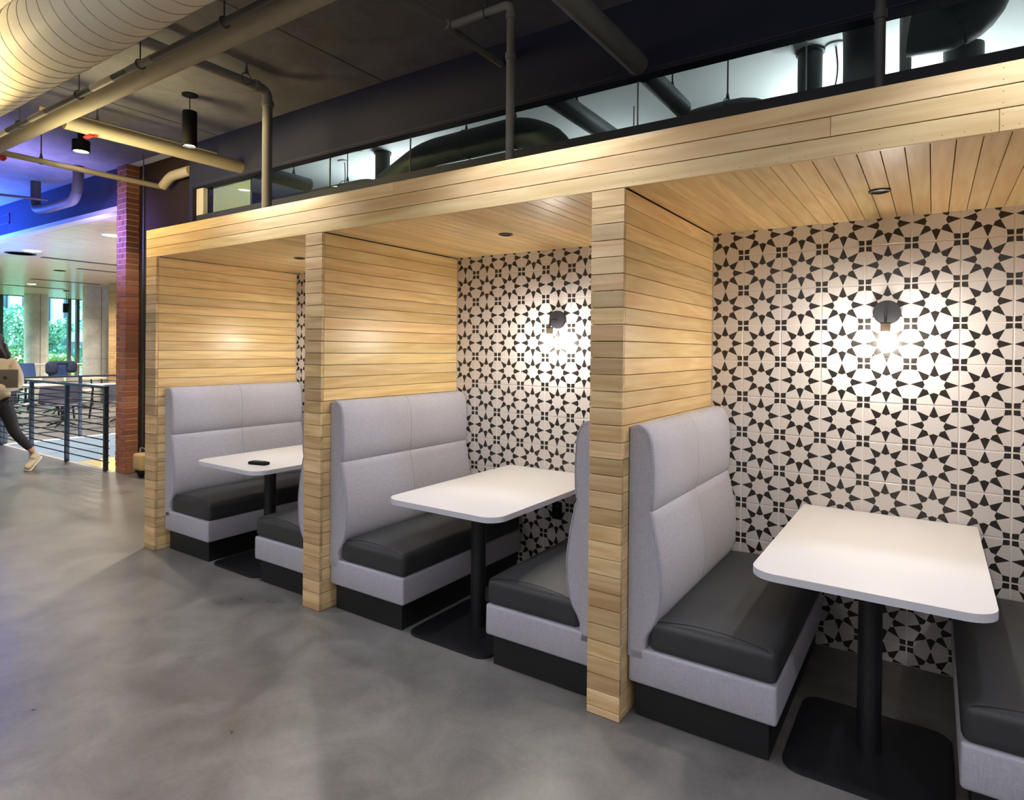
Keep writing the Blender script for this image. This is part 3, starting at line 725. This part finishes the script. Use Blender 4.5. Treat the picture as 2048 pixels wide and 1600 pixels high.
# ------------------------------------------------------------------ mezzanine services seen through the clerestory
mz = 'dark ducts behind the clerestory'
def dk(label, path, r, mat='duct_dk', rad=.18, seg=18, name='mezzanine_duct', cat='duct', hang=()):
    return run(name, label, path, r, M[mat], rad, hang, (), None, cat, seg)
dk('charcoal round-ended duct behind the clerestory above the farthest booth', [(-6.6, 2.3, 3.27), (-3.75, 2.3, 3.27), (-3.55, 2.3, 3.05)], .15, hang=[(-4.2, 2.3, 3.29)])
dk('long charcoal duct behind the clerestory above the middle booth', [(-3.45, 2.15, 3.25), (-2.9, 2.15, 3.48), (-1.75, 2.15, 3.50), (-1.38, 2.15, 3.3), (-1.38, 2.15, 2.9)], .13, hang=[(-2.4, 2.15, 3.49), (-1.85, 2.15, 3.49)])
dk('charcoal round-ended duct behind the clerestory left of the nearest booth', [(-.62, 2.3, 3.05), (-.42, 2.3, 3.27), (.16, 2.3, 3.30), (.34, 2.3, 3.05)], .15, hang=[(-.05, 2.3, 3.30)])
dk('grey pipe continuing behind the clerestory left of the nearest booth', [(-.33, 1.40, 3.388), (-.33, 2.12, 3.388)], .066, 'duct_gy', 0, name='mezzanine_pipe', cat='pipe', hang=[(-.33, 1.9, 3.388)])
dk('grey pipe continuing behind the clerestory above the middle booth', [(-1.05, 1.40, 3.40), (-1.05, 3.2, 3.40)], .075, 'duct_gy', 0, name='mezzanine_pipe', cat='pipe', hang=[(-1.05, 1.8, 3.40), (-1.05, 2.9, 3.40)])
dk('grey pipe continuing behind the clerestory above the farthest booth', [(-4.62, 1.40, 3.408), (-4.61, 2.1, 3.408)], .075, 'duct_gy', 0, name='mezzanine_pipe', cat='pipe', hang=[(-4.61, 1.9, 3.408)])
dk('grey elbowed duct behind the clerestory right of the glass joint', [(.86, 1.65, 3.64), (.86, 2.0, 3.62), (.86, 2.0, 2.9)], .115, 'duct_gy', .14)
dk('thick grey curved duct at the top right behind the clerestory', [(1.10, 2.25, 3.62), (1.22, 2.25, 3.60), (1.42, 2.25, 3.62), (1.52, 2.25, 3.95)], .15, 'duct_gy', .12)
dk('grey vertical duct at the far right behind the clerestory', [(1.38, 2.5, 3.55), (1.38, 2.5, 2.9)], .11, 'duct_gy', 0)
dk('thin grey riser with a collar behind the clerestory above the nearest booth', [(1.065, 2.45, ZC), (1.065, 2.45, 2.9)], .035, 'pipe', 0, name='mezzanine_pipe', cat='pipe')
for i, (x, lb) in enumerate(((-3.98, 'dark round post behind the clerestory over the farthest booth'), (.46, 'dark round post behind the glass joint of the clerestory'))):
    t = thing('round_post', lb, 'post', (x, 2.62, 0))
    MB().tube([(0, 0, 0), (0, 0, ZC)], .085, 20).build('shaft', M['duct_dk'], t); MB().tube([(0, 0, ZC-.02), (0, 0, ZC)], .10, 20).build('collar', M['duct_dk'], t)
for i, (x, y, lb) in enumerate(((-4.62, 2.62, 'round ceiling rose with a hanging cord behind the clerestory, far end'), (.63, 2.62, 'round ceiling rose with a curved cord right of the glass post'))):
    t = thing('ceiling_rose', lb, 'ceiling rose', (x, y, ZC))
    MB().lathe([(0, 0), (.07, 0), (.07, -.01), (0, -.012)], seg=24).build('plate', M['white'], t)
    MB().tube(arc([(0, 0, -.01), (.02, 0, -.2), (-.05, 0, -.5), (-.05, 0, -.75)], .1), .006, 6).build('cord', M['pipe_dk'], t)
for x, lb in ((.40, 'dark oval ceiling speaker behind the clerestory near the glass post'), (-4.08, 'dark oval ceiling speaker behind the clerestory, far end')):
    t = thing('ceiling_speaker', lb, 'speaker', (x-.12, 2.45, ZC)); MB().lathe([(0, 0), (.06, 0), (.06, -.012), (.045, -.014)], seg=24).build('rim', M['white'], t); MB().lathe([(0, -.012), (.045, -.0135)], seg=20).build('grille', M['duct_dk'], t)

# ------------------------------------------------------------------ brick pier by the opening
def pier(name, label, x0, x1, y0, y1, z1, mat, rows, seed):
    rnd = random.Random(seed); t = thing(name, label, 'pier', ((x0+x1)/2, (y0+y1)/2, 0))
    hx, hy = (x1-x0)/2, (y1-y0)/2; ph_ = z1/rows
    MB().box(-hx+.006, hx-.006, -hy+.006, hy-.006, 0, z1).build('mortar', M['mortar'], t)
    ms = {}
    for fr in (.34, .66):
        for s_, a, b in ((0, -hx, -hx+2*hx*fr-.005), (1, -hx+2*hx*fr+.005, hx)):
            me = MB().box(a, b, -hy, hy, -ph_/2+.0045, ph_/2-.0045, .002).mesh('brick'); me.materials.append(mat); ms[(fr, s_)] = me
    for r in range(rows):
        fr = .66 if r % 2 else .34
        for s_ in (0, 1):
            o = bpy.data.objects.new('brick', ms[(fr, s_)]); o.location = (rnd.uniform(-.0015, .0015), rnd.uniform(-.003, .002), (r+.5)*ph_); link(o, t)
    return t
pier('brick_pier', 'narrow red brick pier between the railing and the dark brown wall', -7.21, -6.965, 1.245, 1.40, ZC, M['brick'], 56, 1)
pier('brick_pier', 'yellow-lit brick pier seen far off between the round column and the near pier', -17.5, -16.5, 5.55, 6.1, 3.27, M['brick_lit'], 48, 2)

# ------------------------------------------------------------------ railings
BZ = (.957, .862, .768, .673, .579, .485, .39, .296, .208, .12)
t = thing('railing', 'dark steel railing with horizontal bars along the near floor edge', 'railing', (-7.36, 1.2, 0))
for x in (0, -1.135, -2.34, -3.53, -4.72): MB().box(x-.024, x+.024, -.024, .024, 0, 1.05, .003).build('post', M['rail'], t)
MB().box(-6, .024, -.03, .03, 1.04, 1.07, .004).build('top_rail', M['rail'], t)
for z in BZ: MB().tube([(-6, 0, z), (.085, 0, z)], .008, 8).build('bar', M['rail'], t)
t = thing('railing', 'dark steel railing along the far side of the floor opening', 'railing', (-11.0, 2.335, 0))
for y in (-1.05, 0, 1.2, 2.4): MB().box(-.022, .022, y-.022, y+.022, 0, 1.03, .003).build('post', M['rail'], t)
MB().box(-.025, .025, -1.07, 4, 1.03, 1.06, .004).build('top_rail', M['rail'], t)
for z in BZ: MB().tube([(0, -1.05, z), (0, 4, z)], .008, 8).build('bar', M['rail'], t)

# ------------------------------------------------------------------ canteen beyond: windows, columns, ceiling fittings
XW = -24.8
ys = [-5.0, -2.4, .2, 2.8, 5.35, 6.25, 7.35, 7.62, 10.0]
wi = struct(MB().box(XW-.06, XW, -5, 10, -.02, .06).box(XW-.06, XW, -5, 10, 3.25, 3.40).build('window_1', M['frame']))
for i, y in enumerate(ys): MB().box(XW-.08, XW+.06, y-.05, y+.05, .06, 3.25).build('mullion', M['frame'], wi)
for i in range(len(ys)-1): MB().box(XW-.03, XW-.015, ys[i]+.05, ys[i+1]-.05, .06, 3.25).build('pane', M['wglass'], wi)
struct(MB().box(XW-.06, XW, -5, 1.3, 3.4, ZC).build('wall_left', M['bulk']))
for i, (x, y, lb) in enumerate(((-23.6, 5.95, 'round concrete column next to the window, left of the pair'), (-18.9, 5.82, 'round concrete column beside the far brick pier'))):
    t = thing('concrete_column', lb, 'column', (x, y, 0), 0)
    for j, (a, b) in enumerate(((0, 1.2), (1.204, 2.35), (2.354, 3.27))): MB().tube([(0, 0, a), (0, 0, b)], .33, 40).build('drum', M['column'], t)
    MB().box(.325, .334, -.008, .008, 0, 3.27).build('form_seam', M['greyslab'], t)
ZW = 3.272
def far_light(x, y, lit, r, lb):
    t = thing('canteen_downlight', lb, 'downlight', (x, y, ZW))
    MB().lathe([(r*1.18, .0), (r*1.18, -.006), (r, -.008), (r*.98, -.002)], seg=24).build('trim_ring', M['blackmat'] if not lit else M['white'], t)
    MB().lathe([(0, -.003), (r, -.003)], seg=20).build('lens', M['lens'] if lit else M['lensoff'], t)
far_light(-12.2, 2.03, True, .12, 'lit round downlight in the canteen ceiling near the blue beam')
far_light(-9.2, 2.05, True, .12, 'lit round downlight in the canteen ceiling beside the brick pier')
far_light(-12.8, 2.05, False, .20, 'dark round speaker disc in the canteen ceiling left of the lit downlight')
far_light(-19.5, 4.45, True, .10, 'lit round downlight in the canteen ceiling over the left column')
far_light(-15.2, 3.55, False, .10, 'dark round fitting in the middle of the canteen ceiling')
for x, y0, y1, lb in ((-13.0, 2.45, 3.9, 'first long black slot diffuser in the canteen ceiling'), (-14.4, 3.6, 5.2, 'second black slot diffuser, beside the brick pier'), (-17.9, 3.9, 5.5, 'third black slot diffuser, near the right column'), (-20.5, 3.6, 5.6, 'fourth black slot diffuser, nearest the windows')):
    t = thing('slot_diffuser', lb, 'vent', (x, (y0+y1)/2, ZW))
    MB().box(-.07, .07, -(y1-y0)/2, (y1-y0)/2, -.006, 0).build('slot', M['blackmat'], t); MB().box(-.01, .01, -(y1-y0)/2, (y1-y0)/2, -.009, -.006).build('blade', M['greyslab'], t)
t = thing('canteen_pendant', 'small black cylinder pendant in front of the windows', 'pendant', (-21.0, 5.84, ZW))
MB().lathe([(0, 0), (.08, 0), (.08, -.02), (0, -.02)], seg=20).build('canopy', M['blackmat'], t)
MB().tube([(0, 0, -.02), (0, 0, -.40)], .006, 6).build('cord', M['blackmat'], t); MB().lathe([(0, -.40), (.085, -.40), (.085, -.68), (0, -.68)], seg=24).build('cylinder_shade', M['blackmat'], t)

# canteen furniture
def shell_chair(x, y, rz, mat, lb, zs=.44, back=.34, wd=.25):
    t = thing('shell_chair', lb, 'chair', (x, y, 0), rz, 'canteen chairs')
    m = MB(); cols = []
    for i in range(9):
        a = -1+i/4; cols.append(a)
    prof = [(.24, .0), (.20, .015), (.0, -.01), (-.17, .0), (-.215, .05), (-.235, .15), (-.25, back*.8), (-.255, back)]
    vs = []
    for d, z in prof:
        for a in cols:
            curve = .10*a*a if z > .02 else 0
            wv = wd*(1-.12*(max(0, z)/back)**2)
            vs.append((a*wv, d+curve, zs+z+(.05*a*a if z <= .02 else 0)))
    nn = len(cols); k = len(prof)
    fs = [(j*nn+i, j*nn+i+1, (j+1)*nn+i+1, (j+1)*nn+i) for j in range(k-1) for i in range(nn-1)]
    off = len(vs); vs2 = [(x_*.97, y_-.016, z_-.016) for x_, y_, z_ in vs]
    m.add(vs, fs, True); m.add(vs2, [q[::-1] for q in fs], True)
    rim = [i for i in range(nn)]+[j*nn+nn-1 for j in range(1, k)]+[(k-1)*nn+i for i in range(nn-2, -1, -1)]+[j*nn for j in range(k-2, 0, -1)]
    rv = [vs[i] for i in rim]+[vs2[i] for i in rim]; L_ = len(rim)
    m.add(rv, [(i, (i+1) % L_, L_+(i+1) % L_, L_+i) for i in range(L_)])
    m.build('shell', M[mat], t)
    MB().tube([(0, 0, zs-.02), (0, 0, .10)], .03, 10).build('stem', M['black'], t)
    for k2 in range(4):
        a = k2*PI/2+PI/4; MB().tube([(0, 0, .12), (.27*math.cos(a), .27*math.sin(a), .02)], [.022, .014], 8).build('leg', M['black'], t)
    return t
def long_table(x, y, rz, sx, sy, z, top_m, lb):
    t = thing('canteen_table', lb, 'table', (x, y, 0), rz, 'canteen tables')
    MB().prism(rrect(-sx/2, sx/2, -sy/2, sy/2, .06, 4), z-.035, z).build('tabletop', M[top_m], t)
    for sx_ in (-1, 1):
        for sy_ in (-1, 1): MB().tube([(sx_*(sx/2-.12), sy_*(sy/2-.1), z-.035), (sx_*(sx/2-.06), sy_*(sy/2-.06), 0)], .02, 8).build('leg', M['black'], t)
    return t
long_table(-13.6, 4.55, R(90), 1.9, .8, .745, 'lam', 'white-topped canteen table behind the railing, beside the brick pier')
long_table(-14.5, 2.65, R(90), 1.7, .9, .74, 'beige', 'beige canteen table behind the railing, right of the walking person')
long_table(-17.2, 4.35, R(90), 1.8, .8, .74, 'beige', 'beige canteen table in front of the right round column')
long_table(-20.6, 4.9, R(90), 3.0, .7, 1.02, 'lam', 'tall white counter table close to the windows')
shell_chair(-12.75, 2.72, R(-90), 'shell', 'dark grey shell chair with its back to the opening, between two near railing posts', .42, .36, .36)
shell_chair(-12.6, 3.75, R(-95), 'shell', 'dark grey shell chair at the white table, left of the brick pier', .42, .36, .36)
shell_chair(-13.35, 2.0, R(-70), 'shell', 'dark grey shell chair just right of the walking person', .40, .34, .33)
shell_chair(-15.5, 3.62, R(-80), 'shell_lt', 'taupe shell chair facing the windows, behind the beige table', .45, .38, .26)
shell_chair(-16.0, 2.85, R(-90), 'shell', 'grey shell chair with a low rounded back near the far railing', .45, .36, .28)
shell_chair(-16.2, 4.35, R(-60), 'shell_lt', 'taupe shell chair turned sideways left of the right column', .45, .38, .25)
shell_chair(-18.2, 3.9, R(-90), 'blue', 'blue high-backed chair with a pale lower back below the left column', .66, .44, .27)
shell_chair(-18.7, 3.25, R(-90), 'navyfab', 'navy high-backed chair partly behind the walking person', .66, .44, .26)
shell_chair(-18.6, 4.85, R(-75), 'blue', 'blue high-backed chair with a black coat over it', .66, .42, .27)
t = thing('coat', 'black coat hung over a blue chair in front of the windows', 'coat', (-18.45, 4.72, .98))
MB().rbox((0, -.16, -.02), (.12, .13, .17), .09, 4, 1).build('left_side', M['navyfab'], t)
MB().rbox((.02, .30, .0), (.10, .12, .15), .08, 4, 1).build('sleeve', M['navyfab'], t)
MB().rbox((.0, .06, .12), (.10, .30, .05), .045, 4, 2).build('collar', M['navyfab'], t)

# ------------------------------------------------------------------ outside: lawn, trees, pale building
gd = MB().box(-110, XW-.1, -60, 70, -1.2, -1.0).build('ground', M['lawn']); struct(gd)
def tree(x, y, h, rad, mat, lb, seed, n=5200):
    rnd = random.Random(seed); t = thing('tree', lb, 'tree', (x, y, -1.0), 0, 'trees outside the windows')
    MB().tube([(0, 0, 0), (.1, .05, h*.35), (-.05, 0, h*.75)], [.22, .16, .05], 10).build('trunk', M['bark'], t)
    m = MB(); blobs = [(rnd.uniform(-rad*.6, rad*.6), rnd.uniform(-rad*.6, rad*.6), h*rnd.uniform(.15, .95), rad*rnd.uniform(.25, .42)) for _ in range(24)]
    for i in range(n):
        b = blobs[i % 24]; th = rnd.uniform(0, 2*PI); ct = rnd.uniform(-1, 1); st = math.sqrt(1-ct*ct); q = b[3]*rnd.uniform(.6, 1.05)
        p = Vector((b[0]+q*st*math.cos(th), b[1]+q*st*math.sin(th), b[2]+q*ct)); s_ = rnd.uniform(.05, .12)
        u = Vector((rnd.gauss(0, 1), rnd.gauss(0, 1), rnd.gauss(0, 1))).normalized(); v = u.orthogonal().normalized()
        m.add([p-u*s_, p+v*s_*.6, p+u*s_, p-v*s_*.6], [(0, 1, 2, 3)])
    o = m.build('foliage', M[mat], t); o['kind'] = 'stuff'
tr = [(-30.5, 5.3, 5.0, 1.5, 'leaf'), (-30, 8.4, 3.6, 1.2, 'leaf'), (-31.5, 12.0, 5.0, 1.6, 'leaf'), (-34.5, 7.6, 4.6, 1.8, 'leaf'), (-28.0, 6.4, 2.3, .8, 'leaf2'), (-27.8, 8.3, 2.2, .8, 'leaf2'), (-35, 2.6, 6, 2.0, 'leaf'), (-36.5, 13.5, 5.2, 2.0, 'leaf')]
tn = ['dark green tree left of the left round column outside', 'dark green tree between the two round columns outside', 'dark green tree outside by the far brick pier', 'tall dark tree standing behind the nearest trees outside',
      'low bright green bush outside between the window mullions', 'low bright green bush outside right of the wide mullion', 'tall dark tree at the left end of the windows outside', 'tall dark tree farthest off outside']
for i, a in enumerate(tr): tree(*a, tn[i], 20+i)
bd = thing('pale_building', 'pale building with white piers and dark windows beyond the trees', 'building', (-41, 10, -1.0))
MB().box(-4, 0, -22, 22, 0, 14).build('wall', M['winglass'], bd)
for i in range(44): MB().box(-.2, .3, -21.5+i, -20.95+i, 2.8, 14).build('white_pier', M['stone'], bd)
for z in (0, 8.4, 12.8): MB().box(-.2, .25, -22, 22, z, z+.9).build('floor_band', M['stone'], bd)

# ------------------------------------------------------------------ rolling bag by the brown wall
t = thing('rolling_bag', 'small tan bag with a chrome handle loop and black wheel by the brown wall', 'bag', (-6.62, 1.27, 0))
MB().rbox((.06, 0, .20), (.10, .08, .10), .03, 3, 1).build('bag_body', M['tan'], t)
MB().tube(arc([(-.02, 0, .28), (-.02, 0, .36), (.12, 0, .36), (.12, 0, .28)], .05), .008, 8).build('handle_loop', M['chrome'], t)
MB().lathe([(0, -.02), (.05, -.02), (.065, -.012), (.065, .012), (.05, .02), (0, .02)], (0, 0, .066), 'y', 20).build('wheel', M['blackmat'], t)
MB().box(-.04, .14, -.05, .05, .06, .10, .01).build('frame', M['blackmat'], t)

# ------------------------------------------------------------------ the walking person
def skin(name, pts, edges, mat, parent, sub=2, root=0):
    me = bpy.data.meshes.new(name); me.from_pydata([p[:3] for p in pts], edges, []); o = obj(name, me, mat, parent)
    md = o.modifiers.new('skin', 'SKIN'); md.use_smooth_shade = True
    for i, p in enumerate(pts):
        r = p[3] if len(p) > 3 else .05; rr = (r, r) if not isinstance(r, tuple) else r
        me.skin_vertices[0].data[i].radius = rr; me.skin_vertices[0].data[i].use_root = (i == root)
    s_ = o.modifiers.new('sub', 'SUBSURF'); s_.levels = sub; s_.render_levels = sub
    return o
pr = thing('person', 'person with long dark hair in cream jumper and black leggings walking with a laptop', 'person', (-8.27, .35, 0), R(144))
# local frame: walks toward -x, left side is -y
H = dict(pel=(0, 0, .92), sp=(-.02, 0, 1.08), ch=(-.03, 0, 1.26), nk=(-.03, 0, 1.42), hd0=(-.06, 0, 1.50), hd1=(-.09, 0, 1.60),
         lsh=(-.02, -.17, 1.35), lel=(.0, -.225, 1.075), lwr=(-.275, -.04, 1.085), rsh=(-.04, .17, 1.35), rel=(.0, .235, 1.08), rwr=(-.205, .13, 1.035),
         lhip=(.0, -.085, .88), lkn=(.08, -.165, .50), lan=(.215, -.335, .200), rhip=(0, .085, .88), rkn=(-.22, .08, .48), ran=(-.42, .08, .09))
def V(n, r): return (*H[n], r)
body = [V('pel', (.12, .10)), V('sp', (.10, .085)), V('ch', (.12, .09)), V('nk', .045), V('hd0', .055), V('hd1', .085),
        V('lsh', .052), V('lel', .040), V('lwr', .026), V('rsh', .052), V('rel', .040), V('rwr', .026),
        V('lhip', .085), V('lkn', .055), V('lan', .036), V('rhip', .085), V('rkn', .055), V('ran', .036)]
be_ = [(0, 1), (1, 2), (2, 3), (3, 4), (4, 5), (2, 6), (6, 7), (7, 8), (2, 9), (9, 10), (10, 11), (0, 12), (12, 13), (13, 14), (0, 15), (15, 16), (16, 17)]
skin('body', body, be_, M['skin'], pr)
# head: face with nose, eyes, mouth, ears
hm = MB().rbox((-.105, 0, 1.585), (.088, .073, .112), .070, 6, 1); hd = hm.build('head', M['skin'], pr)
MB().rbox((-.200, 0, 1.575), (.016, .012, .022), .010, 3, 0).build('nose', M['skin'], hd)
for s_ in (-1, 1):
    MB().lathe([(0, -.010), (.007, -.006), (.009, 0), (.007, .006), (0, .010)], (-.186, s_*.030, 1.602), 'x', 12).build('eye', M['lensoff'], hd)
    MB().rbox((-.09, s_*.076, 1.585), (.020, .008, .030), .007, 2, 0).build('ear', M['skin'], hd)
MB().rbox((-.190, 0, 1.532), (.006, .022, .006), .005, 2, 0).build('mouth', M['lips'], hd)
hair_p = [(-.055, 0, 1.635, .098), (-.01, 0, 1.60, .108), (.03, -.01, 1.50, .104), (.055, -.02, 1.38, .088), (.075, -.03, 1.26, .052),
          (-.01, -.085, 1.50, .060), (-.035, -.125, 1.39, .050), (-.045, -.135, 1.28, .026), (.0, .085, 1.50, .055), (.0, .12, 1.38, .040)]
skin('hair', hair_p, [(0, 1), (1, 2), (2, 3), (3, 4), (1, 5), (5, 6), (6, 7), (1, 8), (8, 9)], M['hair'], pr)
cap = MB().rbox((-.070, 0, 1.662), (.106, .086, .052), .050, 6, 1); cap.rbox((-.005, 0, 1.575), (.056, .087, .125), .050, 6, 1)
cap.rbox((-.10, -.077, 1.60), (.030, .012, .075), .011, 4, 1); cap.rbox((-.10, .077, 1.60), (.030, .012, .075), .011, 4, 1)
cap.build('hair_crown', M['hair'], pr)
# jumper: loose, over torso and sleeves
sw = [(0, 0, .86, .178), (-.01, 0, 1.0, .160), (-.02, 0, 1.16, .155), (-.03, 0, 1.30, .140), (-.03, 0, 1.405, .075),
      (*H['lsh'], .085), (.01, -.21, 1.23, .076), (*H['lel'], .072), (-.18, -.18, 1.06, .055), (-.255, -.09, 1.072, .042),
      (*H['rsh'], .085), (-.02, .22, 1.22, .075), (*H['rel'], .072), (-.10, .20, 1.06, .055), (-.175, .155, 1.04, .042)]
skin('jumper', sw, [(0, 1), (1, 2), (2, 3), (3, 4), (3, 5), (5, 6), (6, 7), (7, 8), (8, 9), (3, 10), (10, 11), (11, 12), (12, 13), (13, 14)], M['cream'], pr)
lg = [(0, 0, .90, .135), (0, -.085, .84, .098), (.045, -.13, .68, .084), (*H['lkn'], .066), (.14, -.235, .37, .060), (.196, -.310, .245, .042),
      (0, .085, .84, .098), (-.12, .08, .66, .082), (*H['rkn'], .064), (-.33, .08, .27, .055), (-.41, .08, .12, .040)]
skin('leggings', lg, [(0, 1), (1, 2), (2, 3), (3, 4), (4, 5), (0, 6), (6, 7), (7, 8), (8, 9), (9, 10)], M['leggings'], pr)
def shoe(heel, toe, rollx):
    h, t_ = Vector(heel), Vector(toe); d = (t_-h); L_ = d.length; d.normalize()
    side = Vector((0, 1, 0)); upv = side.cross(d)*-1
    if upv.z < 0: upv = -upv
    mt = Matrix(((d.x, side.x, upv.x, h.x), (d.y, side.y, upv.y, h.y), (d.z, side.z, upv.z, h.z), (0, 0, 0, 1)))
    e = MB().rbox((L_/2, 0, .052), (L_/2, .042, .038), .034, 4, 2); e.rbox((.055, 0, .085), (.055, .036, .042), .030, 4, 1)
    o1 = e.build('shoe', M['shoe'], pr); o1.matrix_local = mt
    o2 = MB().rbox((L_/2, 0, .013), (L_/2+.008, .046, .016), .013, 3, 2).build('sole', M['sole'], o1)
    lc = MB()
    for i in range(4): lc.tube([(.12+i*.022, -.022, .093-i*.004), (.12+i*.022, .022, .093-i*.004)], .004, 6)
    lc.build('lace', M['sole'], o1)
shoe((.25, -.375, .135), (.085, -.255, .010), 0)
shoe((-.36, .08, .0), (-.60, .08, .0), 0)
def hand(c, d):
    inward = Vector((1, 0, 0)); c = Vector(c); d = Vector(d).normalized(); dn = Vector((0, 0, -1)); sd = d.cross(dn)
    pts = [(*c, .022), (*(c+d*.05), .030)]; ed_ = [(0, 1)]
    for i, (o_, l_) in enumerate(((-.027, .062), (-.009, .070), (.009, .066), (.027, .052))):
        b = c+d*.075+dn*o_*-1; k0 = len(pts)
        pts += [(*b, .0095), (*(b+d*l_*.45+inward*.006), .0088), (*(b+d*l_*.75+inward*.024), .0080), (*(b+d*l_*.85+inward*.040), .0070)]
        ed_ += [(1, k0), (k0, k0+1), (k0+1, k0+2), (k0+2, k0+3)]
    k0 = len(pts)
    pts += [(*(c+d*.03+Vector((0, 0, .026))+inward*.008), .011), (*(c+d*.06+Vector((0, 0, .045))+inward*.018), .0095), (*(c+d*.075+Vector((0, 0, .052))+inward*.03), .008)]
    ed_ += [(0, k0), (k0, k0+1), (k0+1, k0+2)]
    skin('hand', pts, ed_, M['skin'], pr, 1)
hand((-.268, -.045, 1.085), (-.02, 1, .04))
hand((-.212, .12, 1.033), (-.12, -.99, 0))
a_ = R(144); lx, ly = -.222, -.15
lp = thing('laptop', 'closed grey laptop held against the chest of the walking person', 'laptop', (-8.27+math.cos(a_)*lx-math.sin(a_)*ly, .35+math.sin(a_)*lx+math.cos(a_)*ly, 1.06), a_)
MB().rbox((-.006, 0, .11), (.006, .155, .11), .005, 2, 1).build('lid', M['laptop'], lp)
MB().rbox((.007, 0, .11), (.006, .155, .11), .005, 2, 1).build('base', M['laptop'], lp)
MB().lathe([(0, -.0128), (.020, -.0128), (.020, -.0118)], (0, -.03, .12), 'x', 20).build('lid_mark', M['lensoff'], lp)
